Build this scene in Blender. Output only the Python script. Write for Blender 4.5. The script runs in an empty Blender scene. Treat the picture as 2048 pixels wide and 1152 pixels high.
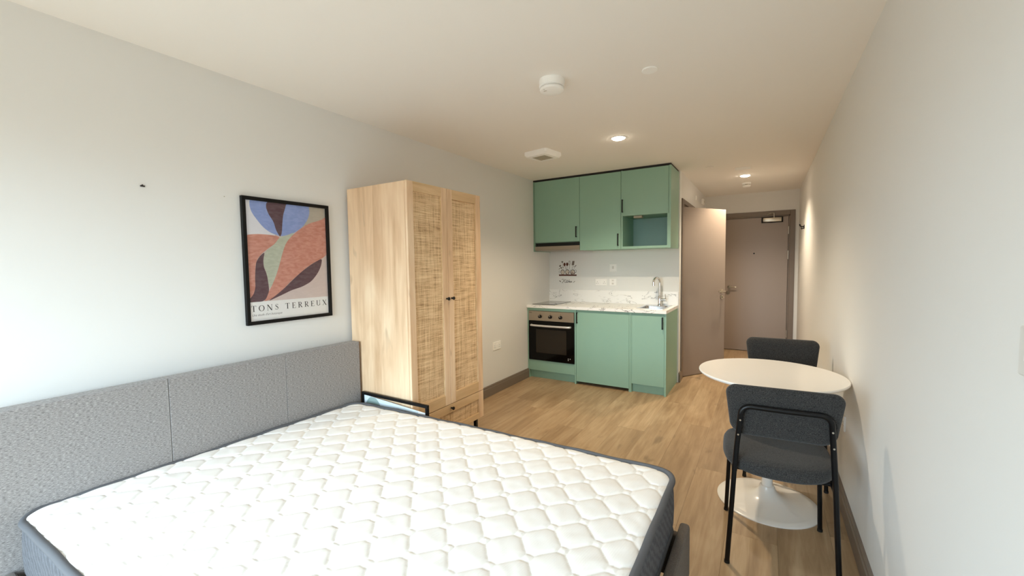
import bpy, bmesh, math, random
import numpy as np
from mathutils import Vector, Matrix

random.seed(7)
SC = bpy.context.scene
COL = SC.collection
PI = math.pi
R = math.radians

# ------------------------------------------------------------------ camera, world, light, exposure
H = 2.4325          # ceiling height
WX = 2.896          # right wall
YK = 5.067          # kitchen back wall
XH = 1.650          # hallway left wall
YE = 7.383          # end wall with the entrance door
YN = -1.10          # window wall behind the camera

cam_d = bpy.data.cameras.new('camera')
cam_d.sensor_width = 36.0
cam_d.lens = 832.28 / 2048 * 36
cam_d.clip_start = 0.02
cam = bpy.data.objects.new('camera', cam_d)
COL.objects.link(cam)
fw = Vector((-0.52096554, 0.85170526, -0.05650718))
rt = Vector((0.85339354, 0.52108567, -0.0137544))
up = Vector((-0.01773039, 0.05538843, 0.99830744))
m = Matrix((rt, up, -fw)).transposed().to_4x4()
m.translation = (2.5016, 0.0, 1.3960)
cam.matrix_world = m
SC.camera = cam

W = bpy.data.worlds.new('sky')
SC.world = W
W.use_nodes = True
nt = W.node_tree
nt.nodes.clear()
tc = nt.nodes.new('ShaderNodeTexCoord')
sx = nt.nodes.new('ShaderNodeSeparateXYZ')
rp = nt.nodes.new('ShaderNodeValToRGB')
bg = nt.nodes.new('ShaderNodeBackground')
wo = nt.nodes.new('ShaderNodeOutputWorld')
mr = nt.nodes.new('ShaderNodeMapRange')
mr.inputs[1].default_value = -1; mr.inputs[2].default_value = 1
nt.links.new(tc.outputs['Generated'], sx.inputs[0])
nt.links.new(sx.outputs['Z'], mr.inputs[0])
nt.links.new(mr.outputs[0], rp.inputs[0])
e = rp.color_ramp.elements
e[0].position = 0.47; e[0].color = (0.13, 0.125, 0.11, 1)
e[1].position = 0.53; e[1].color = (0.68, 0.87, 1.0, 1)
nt.links.new(rp.outputs[0], bg.inputs[0])
bg.inputs[1].default_value = 11.0
nt.links.new(bg.outputs[0], wo.inputs[0])

WIN = (0.20, 2.20, 0.22, 2.02)      # window opening x0 x1 z0 z1
al = bpy.data.lights.new('window_daylight_portal', 'AREA')
al.shape = 'RECTANGLE'; al.size = WIN[1] - WIN[0]; al.size_y = WIN[3] - WIN[2]
al.cycles.is_portal = True
ao = bpy.data.objects.new('window_daylight_portal', al)
ao.location = ((WIN[0] + WIN[1]) / 2, YN - 0.10, (WIN[2] + WIN[3]) / 2)
ao.rotation_euler = (PI / 2, 0, 0)   # faces +Y, into the room
COL.objects.link(ao)

SC.view_settings.view_transform = 'Standard'
SC.view_settings.look = 'None'
SC.view_settings.gamma = 1.0
SC.view_settings.use_curve_mapping = False
SC.view_settings.exposure = 0.60
SC.cycles.use_denoising = True
SC.cycles.diffuse_bounces = 8
SC.cycles.max_bounces = 14
SC.cycles.sample_clamp_indirect = 6.0
SPOT_W = 80.0

# ------------------------------------------------------------------ materials
def srgb(r, g, b):
    f = lambda c: (c / 255) / 12.92 if c / 255 <= 0.04045 else (((c / 255) + 0.055) / 1.055) ** 2.4
    return (f(r), f(g), f(b), 1)

def base_mat(name):
    mt = bpy.data.materials.new(name)
    mt.use_nodes = True
    n = mt.node_tree
    b = n.nodes['Principled BSDF']
    return mt, n, b

def N(n, t, **kw):
    x = n.nodes.new(t)
    for k, v in kw.items():
        if k.startswith('i_'):
            x.inputs[k[2:].replace('_', ' ')].default_value = v
        else:
            setattr(x, k, v)
    return x

def mat(name, col, rough=0.6, metal=0.0, var=0.0, vscale=8.0, bump=0.0, bscale=60.0, coat=0.0, stretch=(1, 1, 1), spec=None):
    mt, n, b = base_mat(name)
    c = srgb(*col)
    b.inputs['Base Color'].default_value = c
    b.inputs['Roughness'].default_value = rough
    b.inputs['Metallic'].default_value = metal
    b.inputs['Coat Weight'].default_value = coat
    if spec is not None:
        b.inputs['Specular IOR Level'].default_value = spec
    if var or bump:
        t = N(n, 'ShaderNodeTexCoord')
        mp = N(n, 'ShaderNodeMapping')
        mp.inputs['Scale'].default_value = stretch
        n.links.new(t.outputs['Object'], mp.inputs[0])
    if var:
        no = N(n, 'ShaderNodeTexNoise', i_Scale=vscale, i_Detail=4.0)
        n.links.new(mp.outputs[0], no.inputs['Vector'])
        mx = N(n, 'ShaderNodeMix', data_type='RGBA', blend_type='MIX')
        mx.inputs[6].default_value = tuple(x * (1 - var) for x in c[:3]) + (1,)
        mx.inputs[7].default_value = tuple(min(1, x * (1 + var)) for x in c[:3]) + (1,)
        n.links.new(no.outputs['Fac'], mx.inputs[0])
        n.links.new(mx.outputs[2], b.inputs['Base Color'])
    if bump:
        no2 = N(n, 'ShaderNodeTexNoise', i_Scale=bscale, i_Detail=3.0)
        n.links.new(mp.outputs[0], no2.inputs['Vector'])
        bp = N(n, 'ShaderNodeBump', i_Strength=bump, i_Distance=0.003)
        n.links.new(no2.outputs['Fac'], bp.inputs['Height'])
        n.links.new(bp.outputs[0], b.inputs['Normal'])
    return mt

def wood(name, dark, mid, light, axis, rough=0.45, tight=26.0, randomize=False, knots=0.0, long=1.6):
    mt, n, b = base_mat(name)
    t = N(n, 'ShaderNodeTexCoord')
    vec = t.outputs['Object']
    if randomize:
        oi = N(n, 'ShaderNodeObjectInfo')
        ad = N(n, 'ShaderNodeVectorMath', operation='MULTIPLY_ADD')
        ad.inputs[1].default_value = (37.0, 91.0, 53.0)
        cb = N(n, 'ShaderNodeCombineXYZ')
        for k in range(3):
            n.links.new(oi.outputs['Random'], cb.inputs[k])
        n.links.new(cb.outputs[0], ad.inputs[0])
        n.links.new(vec, ad.inputs[2])
        vec = ad.outputs[0]
    sc = [tight, tight, tight]
    sc[axis] = long
    mp = N(n, 'ShaderNodeMapping'); mp.inputs['Scale'].default_value = sc
    n.links.new(vec, mp.inputs[0])
    n1 = N(n, 'ShaderNodeTexNoise', i_Scale=1.0, i_Detail=6.0, i_Roughness=0.62, i_Distortion=0.6)
    n.links.new(mp.outputs[0], n1.inputs['Vector'])
    sc2 = [5.5, 5.5, 5.5]; sc2[axis] = 1.1
    mp2 = N(n, 'ShaderNodeMapping'); mp2.inputs['Scale'].default_value = sc2
    n.links.new(vec, mp2.inputs[0])
    n2 = N(n, 'ShaderNodeTexNoise', i_Scale=1.0, i_Detail=3.0, i_Distortion=1.2)
    n.links.new(mp2.outputs[0], n2.inputs['Vector'])
    ad2 = N(n, 'ShaderNodeMath', operation='MULTIPLY'); ad2.inputs[1].default_value = 0.55
    n.links.new(n2.outputs['Fac'], ad2.inputs[0])
    ad3 = N(n, 'ShaderNodeMath', operation='MULTIPLY_ADD'); ad3.inputs[1].default_value = 0.45
    n.links.new(n1.outputs['Fac'], ad3.inputs[0])
    n.links.new(ad2.outputs[0], ad3.inputs[2])
    cr = N(n, 'ShaderNodeValToRGB')
    el = cr.color_ramp.elements
    el[0].position = 0.34; el[0].color = srgb(*dark)
    el[1].position = 0.66; el[1].color = srgb(*light)
    x = el.new(0.5); x.color = srgb(*mid)
    n.links.new(ad3.outputs[0], cr.inputs[0])
    out = cr.outputs[0]
    if knots:
        sk = [9.0, 9.0, 9.0]; sk[axis] = 3.6
        mk = N(n, 'ShaderNodeMapping'); mk.inputs['Scale'].default_value = sk
        n.links.new(vec, mk.inputs[0])
        nk = N(n, 'ShaderNodeTexNoise', i_Scale=1.0, i_Detail=2.0, i_Distortion=0.4)
        n.links.new(mk.outputs[0], nk.inputs['Vector'])
        rk = N(n, 'ShaderNodeMapRange', i_From_Min=0.66, i_From_Max=0.78, i_To_Min=0.0, i_To_Max=knots)
        n.links.new(nk.outputs['Fac'], rk.inputs[0])
        mk2 = N(n, 'ShaderNodeMix', data_type='RGBA')
        n.links.new(rk.outputs[0], mk2.inputs[0])
        n.links.new(out, mk2.inputs[6])
        mk2.inputs[7].default_value = srgb(*[int(v * 0.66) for v in dark])
        out = mk2.outputs[2]
    if randomize:
        hs = N(n, 'ShaderNodeHueSaturation')
        mv = N(n, 'ShaderNodeMapRange', i_To_Min=0.93, i_To_Max=1.07)
        n.links.new(oi.outputs['Random'], mv.inputs[0])
        n.links.new(mv.outputs[0], hs.inputs['Value'])
        n.links.new(out, hs.inputs['Color'])
        out = hs.outputs[0]
    n.links.new(out, b.inputs['Base Color'])
    b.inputs['Roughness'].default_value = rough
    bp = N(n, 'ShaderNodeBump', i_Strength=0.12, i_Distance=0.002)
    n.links.new(n1.outputs['Fac'], bp.inputs['Height'])
    n.links.new(bp.outputs[0], b.inputs['Normal'])
    return mt

def rattan(name):
    # woven cane: uneven warp (z) and weft (y) threads, on a panel that lies in the YZ plane
    mt, n, b = base_mat(name)
    t = N(n, 'ShaderNodeTexCoord')
    def threads(sc, det=3.0):
        mp = N(n, 'ShaderNodeMapping'); mp.inputs['Scale'].default_value = sc
        n.links.new(t.outputs['Object'], mp.inputs[0])
        no = N(n, 'ShaderNodeTexNoise', i_Scale=1.0, i_Detail=det, i_Roughness=0.7)
        n.links.new(mp.outputs[0], no.inputs['Vector'])
        return no.outputs['Fac']
    a = threads((3, 6, 190)); c = threads((3, 200, 5))
    f = threads((3, 420, 420), 1.0); g = threads((3, 3, 34), 2.0); g2 = threads((3, 40, 2.5), 2.0)
    def madd(u, k, v=None):
        q = N(n, 'ShaderNodeMath', operation='MULTIPLY_ADD')
        n.links.new(u, q.inputs[0]); q.inputs[1].default_value = k
        if v is None: q.inputs[2].default_value = 0
        else: n.links.new(v, q.inputs[2])
        return q.outputs[0]
    s = madd(a, 0.30); s = madd(c, 0.26, s); s = madd(f, 0.22, s); s = madd(g, 0.11, s); s = madd(g2, 0.11, s)
    cr = N(n, 'ShaderNodeValToRGB')
    el = cr.color_ramp.elements
    el[0].position = 0.40; el[0].color = srgb(124, 88, 54)
    el[1].position = 0.60; el[1].color = srgb(248, 224, 184)
    x = el.new(0.485); x.color = srgb(216, 180, 136)
    n.links.new(s, cr.inputs[0])
    n.links.new(cr.outputs[0], b.inputs['Base Color'])
    b.inputs['Roughness'].default_value = 0.6
    bp = N(n, 'ShaderNodeBump', i_Strength=0.6, i_Distance=0.002)
    n.links.new(s, bp.inputs['Height']); n.links.new(bp.outputs[0], b.inputs['Normal'])
    return mt

def fabric(name, dark, light, sc=(1, 1, 1), fine=500.0, rough=0.95, bump=0.35):
    mt, n, b = base_mat(name)
    t = N(n, 'ShaderNodeTexCoord')
    mp = N(n, 'ShaderNodeMapping'); mp.inputs['Scale'].default_value = sc
    n.links.new(t.outputs['Object'], mp.inputs[0])
    no = N(n, 'ShaderNodeTexNoise', i_Scale=fine, i_Detail=4.0, i_Roughness=0.75)
    n.links.new(mp.outputs[0], no.inputs['Vector'])
    cr = N(n, 'ShaderNodeValToRGB')
    el = cr.color_ramp.elements
    el[0].position = 0.38; el[0].color = srgb(*dark)
    el[1].position = 0.64; el[1].color = srgb(*light)
    n.links.new(no.outputs['Fac'], cr.inputs[0])
    n.links.new(cr.outputs[0], b.inputs['Base Color'])
    b.inputs['Roughness'].default_value = rough
    b.inputs['Specular IOR Level'].default_value = 0.15
    b.inputs['Sheen Weight'].default_value = 0.15
    bp = N(n, 'ShaderNodeBump', i_Strength=bump, i_Distance=0.0015)
    n.links.new(no.outputs['Fac'], bp.inputs['Height']); n.links.new(bp.outputs[0], b.inputs['Normal'])
    return mt

def marble(name):
    mt, n, b = base_mat(name)
    t = N(n, 'ShaderNodeTexCoord')
    mp = N(n, 'ShaderNodeMapping'); mp.inputs['Rotation'].default_value = (0, R(38), 0); mp.inputs['Scale'].default_value = (2.6, 1.4, 7.0)
    n.links.new(t.outputs['Object'], mp.inputs[0])
    no = N(n, 'ShaderNodeTexNoise', i_Scale=1.3, i_Detail=7.0, i_Roughness=0.55, i_Distortion=0.9)
    n.links.new(mp.outputs[0], no.inputs['Vector'])
    s = N(n, 'ShaderNodeMath', operation='SUBTRACT'); s.inputs[1].default_value = 0.5
    n.links.new(no.outputs['Fac'], s.inputs[0])
    a = N(n, 'ShaderNodeMath', operation='ABSOLUTE'); n.links.new(s.outputs[0], a.inputs[0])
    rr = N(n, 'ShaderNodeMapRange', i_From_Min=0.0, i_From_Max=0.011, i_To_Min=1.0, i_To_Max=0.0)
    n.links.new(a.outputs[0], rr.inputs[0])
    mp2 = N(n, 'ShaderNodeMapping'); mp2.inputs['Scale'].default_value = (3.1, 3.1, 3.1)
    n.links.new(t.outputs['Object'], mp2.inputs[0])
    n2 = N(n, 'ShaderNodeTexNoise', i_Scale=1.0, i_Detail=2.0)
    n.links.new(mp2.outputs[0], n2.inputs['Vector'])
    r2 = N(n, 'ShaderNodeMapRange', i_From_Min=0.40, i_From_Max=0.52, i_To_Min=0.0, i_To_Max=1.0)
    n.links.new(n2.outputs['Fac'], r2.inputs[0])
    mu = N(n, 'ShaderNodeMath', operation='MULTIPLY'); n.links.new(rr.outputs[0], mu.inputs[0]); n.links.new(r2.outputs[0], mu.inputs[1])
    mx = N(n, 'ShaderNodeMix', data_type='RGBA')
    mx.inputs[6].default_value = srgb(250, 250, 248); mx.inputs[7].default_value = srgb(112, 110, 110)
    n.links.new(mu.outputs[0], mx.inputs[0])
    n.links.new(mx.outputs[2], b.inputs['Base Color'])
    b.inputs['Roughness'].default_value = 0.28
    return mt

def paint(name, col, k=0.12):
    # brushed gouache of a print: lighter strokes over the flat colour
    mt, n, b = base_mat(name)
    t = N(n, 'ShaderNodeTexCoord')
    mp = N(n, 'ShaderNodeMapping'); mp.inputs['Rotation'].default_value = (R(40), 0, 0); mp.inputs['Scale'].default_value = (1, 22, 60)
    n.links.new(t.outputs['Object'], mp.inputs[0])
    no = N(n, 'ShaderNodeTexNoise', i_Scale=1.0, i_Detail=4.0, i_Distortion=1.0)
    n.links.new(mp.outputs[0], no.inputs['Vector'])
    cr = N(n, 'ShaderNodeMapRange', i_From_Min=0.35, i_From_Max=0.8)
    n.links.new(no.outputs['Fac'], cr.inputs[0])
    mx = N(n, 'ShaderNodeMix', data_type='RGBA')
    c = srgb(*col)
    mx.inputs[6].default_value = c
    mx.inputs[7].default_value = tuple(min(1, v + k) for v in c[:3]) + (1,)
    n.links.new(cr.outputs[0], mx.inputs[0]); n.links.new(mx.outputs[2], b.inputs['Base Color'])
    b.inputs['Roughness'].default_value = 0.7
    return mt

def pane_mat(name, refl=0.06, tint=(1, 1, 1)):
    mt = bpy.data.materials.new(name); mt.use_nodes = True
    n = mt.node_tree; n.nodes.clear()
    o = N(n, 'ShaderNodeOutputMaterial'); tr = N(n, 'ShaderNodeBsdfTransparent'); gl = N(n, 'ShaderNodeBsdfGlossy')
    tr.inputs[0].default_value = tint + (1,)
    gl.inputs['Roughness'].default_value = 0.05
    fr = N(n, 'ShaderNodeFresnel'); fr.inputs[0].default_value = 1.14
    mx = N(n, 'ShaderNodeMixShader')
    n.links.new(fr.outputs[0], mx.inputs[0]); n.links.new(tr.outputs[0], mx.inputs[1]); n.links.new(gl.outputs[0], mx.inputs[2])
    n.links.new(mx.outputs[0], o.inputs[0])
    return mt

def emit(name, col, s):
    mt, n, b = base_mat(name)
    b.inputs['Base Color'].default_value = (0.8, 0.8, 0.8, 1)
    b.inputs['Emission Color'].default_value = col
    b.inputs['Emission Strength'].default_value = s
    return mt

def knit(name):
    # mattress border: grey knit with a wavy stitched relief
    mt, n, b = base_mat(name)
    t = N(n, 'ShaderNodeTexCoord')
    wv = N(n, 'ShaderNodeTexWave', bands_direction='DIAGONAL', i_Scale=16.0, i_Distortion=5.0, i_Detail=2.0)
    wv.inputs['Detail Scale'].default_value = 2.0
    n.links.new(t.outputs['Object'], wv.inputs[0])
    no = N(n, 'ShaderNodeTexNoise', i_Scale=600.0, i_Detail=2.0)
    n.links.new(t.outputs['Object'], no.inputs['Vector'])
    ad = N(n, 'ShaderNodeMath', operation='MULTIPLY_ADD'); ad.inputs[1].default_value = 0.22
    n.links.new(wv.outputs['Fac'], ad.inputs[0]); n.links.new(no.outputs['Fac'], ad.inputs[2])
    cr = N(n, 'ShaderNodeValToRGB'); el = cr.color_ramp.elements
    el[0].position = 0.35; el[0].color = srgb(68, 69, 73); el[1].position = 0.85; el[1].color = srgb(108, 110, 116)
    n.links.new(ad.outputs[0], cr.inputs[0]); n.links.new(cr.outputs[0], b.inputs['Base Color'])
    b.inputs['Roughness'].default_value = 0.9
    bp = N(n, 'ShaderNodeBump', i_Strength=0.6, i_Distance=0.003)
    n.links.new(ad.outputs[0], bp.inputs['Height']); n.links.new(bp.outputs[0], b.inputs['Normal'])
    return mt

def ticking(name):
    # mattress top: off-white knit with a fine rib
    mt, n, b = base_mat(name)
    b.inputs['Base Color'].default_value = srgb(249, 247, 244)
    b.inputs['Roughness'].default_value = 0.85
    b.inputs['Specular IOR Level'].default_value = 0.2
    t = N(n, 'ShaderNodeTexCoord')
    mp = N(n, 'ShaderNodeMapping'); mp.inputs['Rotation'].default_value = (0, 0, R(8))
    n.links.new(t.outputs['Object'], mp.inputs[0])
    wv = N(n, 'ShaderNodeTexWave', bands_direction='X', i_Scale=42.0, i_Distortion=0.6)
    n.links.new(mp.outputs[0], wv.inputs[0])
    bp = N(n, 'ShaderNodeBump', i_Strength=0.18, i_Distance=0.0012)
    n.links.new(wv.outputs['Fac'], bp.inputs['Height']); n.links.new(bp.outputs[0], b.inputs['Normal'])
    return mt

M = {}
M['wall'] = mat('wall_paint', (229, 228, 225), 0.85, var=0.015, vscale=1.5, bump=0.05, bscale=250, spec=0.2)
M['ceiling'] = mat('ceiling_paint', (244, 240, 234), 0.9, spec=0.2)
M['plank'] = wood('oak_vinyl_planks', (150, 122, 90), (174, 146, 112), (194, 168, 134), 1, 0.42, tight=34, randomize=True, knots=0.55, long=2.2)
M['sub'] = mat('floor_joint', (96, 74, 50), 0.9)
M['taupe'] = mat('taupe_gloss_paint', (124, 110, 98), 0.42, var=0.03, vscale=3)
M['door'] = mat('taupe_door_laminate', (154, 140, 130), 0.36, var=0.02, vscale=2)
M['woodv'] = wood('oak_effect_upright', (208, 170, 132), (231, 197, 160), (245, 218, 184), 2, 0.42, tight=22, long=1.5, knots=0.5)
M['woodh'] = wood('oak_effect_rail', (200, 164, 120), (216, 182, 138), (232, 202, 160), 1, 0.42, tight=26, long=2.0)
M['rattan'] = rattan('woven_rattan')
M['black'] = mat('black_metal', (10, 10, 11), 0.36, spec=0.3)
M['blackw'] = mat('black_frame', (8, 8, 9), 0.5, spec=0.25)
M['green'] = mat('sage_green_laminate', (144, 182, 162), 0.42, var=0.015, vscale=3)
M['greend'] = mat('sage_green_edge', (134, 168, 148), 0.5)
M['niche'] = mat('blue_grey_back_panel', (150, 184, 180), 0.5)
M['dark'] = mat('shadow_gap_black', (22, 22, 20), 0.7)
M['marble'] = marble('white_marble_laminate')
M['steel'] = mat('brushed_steel', (176, 166, 152), 0.34, metal=1.0)
M['chrome'] = mat('chrome', (225, 225, 225), 0.09, metal=1.0)
M['satin'] = mat('satin_nickel', (200, 192, 178), 0.28, metal=1.0)
M['ovenglass'] = mat('black_oven_glass', (4, 4, 4), 0.08, spec=0.2)
M['ovenwin'] = mat('dark_oven_window', (40, 34, 27), 0.10, spec=0.3)
M['hob'] = mat('black_ceramic_hob', (14, 14, 15), 0.06, coat=0.6)
M['plastic'] = mat('white_plastic', (252, 251, 248), 0.4)
M['plasticg'] = mat('grey_white_plastic', (220, 217, 212), 0.45)
M['grille'] = mat('grey_grille', (186, 178, 160), 0.6)
M['ink'] = mat('dark_print', (40, 36, 36), 0.6)
M['headfab'] = fabric('grey_heather_fabric', (110, 106, 105), (178, 173, 170), sc=(1, 0.3, 1.7), fine=300.0)
M['railfab'] = fabric('shaded_rail_fabric', (84, 76, 70), (122, 113, 105), sc=(1, 1, 1), fine=420.0)  # headboard fabric with the rails' shade put into a darker colour
M['chairfab'] = fabric('charcoal_boucle_fabric', (26, 25, 25), (74, 72, 70), fine=330.0, bump=0.6)
M['tick'] = ticking('mattress_ticking')
M['knit'] = knit('mattress_border_knit')
M['piping'] = mat('grey_piping', (92, 93, 97), 0.8, bump=0.3, bscale=400)
M['tablewhite'] = mat('white_lacquer', (250, 247, 242), 0.22)
M['pane'] = pane_mat('clear_acrylic_pane')
M['paper'] = mat('white_paper', (252, 252, 252), 0.7)
M['lamp'] = emit('lamp_lens', (1.0, 0.88, 0.70, 1), 40.0)

# ------------------------------------------------------------------ geometry helpers
def BM(): return bmesh.new()

def box(bm, x0, y0, z0, x1, y1, z1, bev=0.0, seg=1):
    r = bmesh.ops.create_cube(bm, size=1.0)
    vs = r['verts']
    for v in vs:
        v.co = Vector(((x0 + x1) / 2 + v.co.x * (x1 - x0), (y0 + y1) / 2 + v.co.y * (y1 - y0), (z0 + z1) / 2 + v.co.z * (z1 - z0)))
    if bev:
        ed = list({e for v in vs for e in v.link_edges})
        bmesh.ops.bevel(bm, geom=ed, offset=bev, segments=seg, profile=0.5, affect='EDGES')
    return bm

def ring_faces(bm, rings, close=True, capa=True, capb=True):
    n = len(rings[0])
    for a, b in zip(rings[:-1], rings[1:]):
        for i in range(n if close else n - 1):
            j = (i + 1) % n
            try: bm.faces.new((a[i], a[j], b[j], b[i]))
            except ValueError: pass
    if capa: bm.faces.new(list(reversed(rings[0])))
    if capb: bm.faces.new(rings[-1])

def tube(bm, pts, r, n=12, caps=True, closed=False, sq=None):
    pts = [Vector(p) for p in pts]
    L = len(pts)
    rings = []
    prev = None
    for i, p in enumerate(pts):
        if closed: t = pts[(i + 1) % L] - pts[i - 1]
        else: t = pts[min(i + 1, L - 1)] - pts[max(i - 1, 0)]
        t.normalize()
        if prev is None:
            a = Vector((0, 0, 1)) if abs(t.z) < 0.9 else Vector((1, 0, 0))
            u = t.cross(a).normalized()
        else:
            u = (prev - t * prev.dot(t)).normalized()
        prev = u
        v = t.cross(u)
        rr = r[i] if isinstance(r, (list, tuple)) else r
        rings.append([bm.verts.new(p + (u * math.cos(2 * PI * k / n) + v * math.sin(2 * PI * k / n)) * rr) for k in range(n)])
    if closed:
        rings.append(rings[0])
        ring_faces(bm, rings, capa=False, capb=False)
    else:
        ring_faces(bm, rings, capa=caps, capb=caps)
    return bm

def cyl(bm, c, axis, r, h, n=24, r2=None):
    c = Vector(c); a = Vector(axis).normalized()
    return tube(bm, [c, c + a * h], [r, r if r2 is None else r2], n)

def lathe(bm, prof, c=(0, 0, 0), n=48, capa=True, capb=True):
    rings = []
    for r, z in prof:
        rings.append([bm.verts.new((c[0] + r * math.cos(2 * PI * k / n), c[1] + r * math.sin(2 * PI * k / n), c[2] + z)) for k in range(n)])
    ring_faces(bm, rings, capa=capa, capb=capb)
    return bm

def arc(c, r, a0, a1, n, u, v):
    c = Vector(c); u = Vector(u); v = Vector(v)
    return [c + (u * math.cos(R(a0 + (a1 - a0) * i / n)) + v * math.sin(R(a0 + (a1 - a0) * i / n))) * r for i in range(n + 1)]

def prism(bm, outline, a, b):
    # outline: list of Vector; extruded from offset a to offset b (Vectors)
    ra = [bm.verts.new(Vector(p) + Vector(a)) for p in outline]
    rb = [bm.verts.new(Vector(p) + Vector(b)) for p in outline]
    ring_faces(bm, [ra, rb])
    return bm

def world_loc(p):
    v = Vector((0, 0, 0))
    while p is not None:
        v += p.location; p = p.parent
    return v

def obj(name, bm, m, parent=None, base=None, smooth=None):
    bmesh.ops.recalc_face_normals(bm, faces=bm.faces)
    me = bpy.data.meshes.new(name)
    o0 = world_loc(parent) if parent is not None else Vector(base or (0, 0, 0))
    bmesh.ops.translate(bm, verts=bm.verts, vec=-o0)
    bm.to_mesh(me); bm.free()
    for k in (m if isinstance(m, list) else [m]): me.materials.append(k)
    if smooth:
        me.polygons.foreach_set('use_smooth', [True] * len(me.polygons))
        me.set_sharp_from_angle(angle=R(smooth))
    o = bpy.data.objects.new(name, me)
    COL.objects.link(o)
    if parent is not None: o.parent = parent
    else: o.location = o0
    return o

def tag(o, label, cat, group=None):
    o['label'] = label; o['category'] = cat
    if group: o['group'] = group
    return o

def thing(name, label, cat, loc=(0, 0, 0), group=None):
    o = bpy.data.objects.new(name, None); COL.objects.link(o)
    o.location = loc; o.empty_display_size = 0.1
    return tag(o, label, cat, group)

def struct(name, bm, m, parent=None, smooth=None):
    o = obj(name, bm, m, parent, smooth=smooth)
    if parent is None: o['kind'] = 'structure'
    return o

def bx(*a, **k): return box(BM(), *a, **k)

# ------------------------------------------------------------------ the room
T = 0.12
floor = struct('floor', bx(-T, YN - T, -0.10, WX + T, YE + T, -0.0045), M['sub'])
cache = {}
PW, PL = 0.2275, 1.52
x = 0.07 - PW
row = 0
offs = {2: 3.51, 8: 3.79}
while x < WX:
    x0, x1 = max(x, 0.0), min(x + PW, WX)
    y = YN + ((row * 0.57) % 1.0) * PL - PL
    if row in (3, 9):
        y = (3.51 if row == 3 else 3.79) - 3 * PL
    while y < YE:
        y0, y1 = max(y, YN), min(y + PL, YE)
        hidden = (x1 < XH - 0.12 and y0 > YK)
        if y1 - y0 > 0.02 and not hidden:
            key = (round(x1 - x0, 4), round(y1 - y0, 4))
            if key not in cache:
                cache[key] = None
                o = obj('plank', bx(0.0004, 0.0004, -0.0045, key[0] - 0.0004, key[1] - 0.0004, 0.0), M['plank'], floor)
                cache[key] = o.data
            else:
                o = bpy.data.objects.new('plank', cache[key]); COL.objects.link(o); o.parent = floor
            o.location = (x0, y0, 0)
        y += PL
    x += PW; row += 1

struct('ceiling', bx(-T, YN - T, H, WX + T, YE + T, H + 0.1), M['ceiling'])
struct('wall_left', bx(-T, YN - T, -0.0045, 0, YE + T, H), M['wall'])
struct('wall_right', bx(WX, YN - T, -0.0045, WX + T, YE + T, H), M['wall'])
struct('wall_kitchen', bx(0, YK, -0.0045, XH, YK + 0.11, H), mat('kitchen_wall_paint', (234, 235, 233), 0.6, spec=0.3))
# hallway wall with the bathroom doorway
DY0, DY1, DZ = 5.262, 6.10, 2.09
b = BM()
box(b, XH - 0.11, YK + 0.11, -0.0045, XH, DY0, H)
box(b, XH - 0.11, DY1, -0.0045, XH, YE, H)
box(b, XH - 0.11, DY0, DZ, XH, DY1, H)
struct('wall_hallway', b, M['wall'])
# end wall with the entrance doorway
EX0, EX1, EZ = 1.91, 2.80, 2.085
b = BM()
box(b, 0, YE, -0.0045, EX0, YE + T, H)
box(b, EX1, YE, -0.0045, WX, YE + T, H)
box(b, EX0, YE, EZ, EX1, YE + T, H)
struct('wall_end', b, M['wall'])
# window wall behind the camera
b = BM()
box(b, 0, YN - T, -0.0045, WIN[0], YN, H)
box(b, WIN[1], YN - T, -0.0045, WX, YN, H)
box(b, WIN[0], YN - T, WIN[3], WIN[1], YN, H)
box(b, WIN[0], YN - T, -0.0045, WIN[1], YN, WIN[2])
struct('wall_window', b, M['wall'])
w1 = bpy.data.objects.new('window_1', None); COL.objects.link(w1); w1['kind'] = 'structure'; w1.location = (WIN[0], YN - 0.08, WIN[2])
for (a, c, d, f) in ((WIN[0], WIN[2], WIN[1], WIN[2] + 0.05), (WIN[0], WIN[3] - 0.05, WIN[1], WIN[3]), (WIN[0], WIN[2], WIN[0] + 0.05, WIN[3]), (WIN[1] - 0.05, WIN[2], WIN[1], WIN[3]), (1.10, WIN[2], 1.16, WIN[3])):
    obj('window_frame', bx(a, YN - 0.09, c, d, YN - 0.04, f), M['taupe'], w1)

def skirting(name, pts, h=0.112):
    # moulded board: flat face with a ledge below the top; pts = run of (x, y), nrm = into the room
    b = BM()
    (xa, ya), (xb, yb) = pts[0], pts[1]
    d = Vector((xb - xa, yb - ya, 0)); nrm = Vector((pts[2][0], pts[2][1], 0))
    prof = [(0, -0.0), (0.018, 0.0), (0.018, 0.084), (0.013, 0.090), (0.013, 0.106), (0.008, h), (0, h)]
    out = [Vector((xa, ya, 0)) + nrm * u + Vector((0, 0, v)) for u, v in prof]
    prism(b, out, (0, 0, 0), d)
    return struct(name, b, M['taupe'])
skirting('baseboard_left', ((0, YN), (0, 4.444), (1, 0)))
skirting('baseboard_right', ((WX, YN), (WX, YE), (-1, 0)))
skirting('baseboard_hallway', ((XH, YK + 0.0), (XH, 5.175), (1, 0)))
skirting('baseboard_far', ((XH, 6.147), (XH, YE), (1, 0)))
skirting('baseboard_end', ((2.85, YE), (WX, YE), (0, -1)))

def architrave(prefix, kind):
    pass
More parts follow.
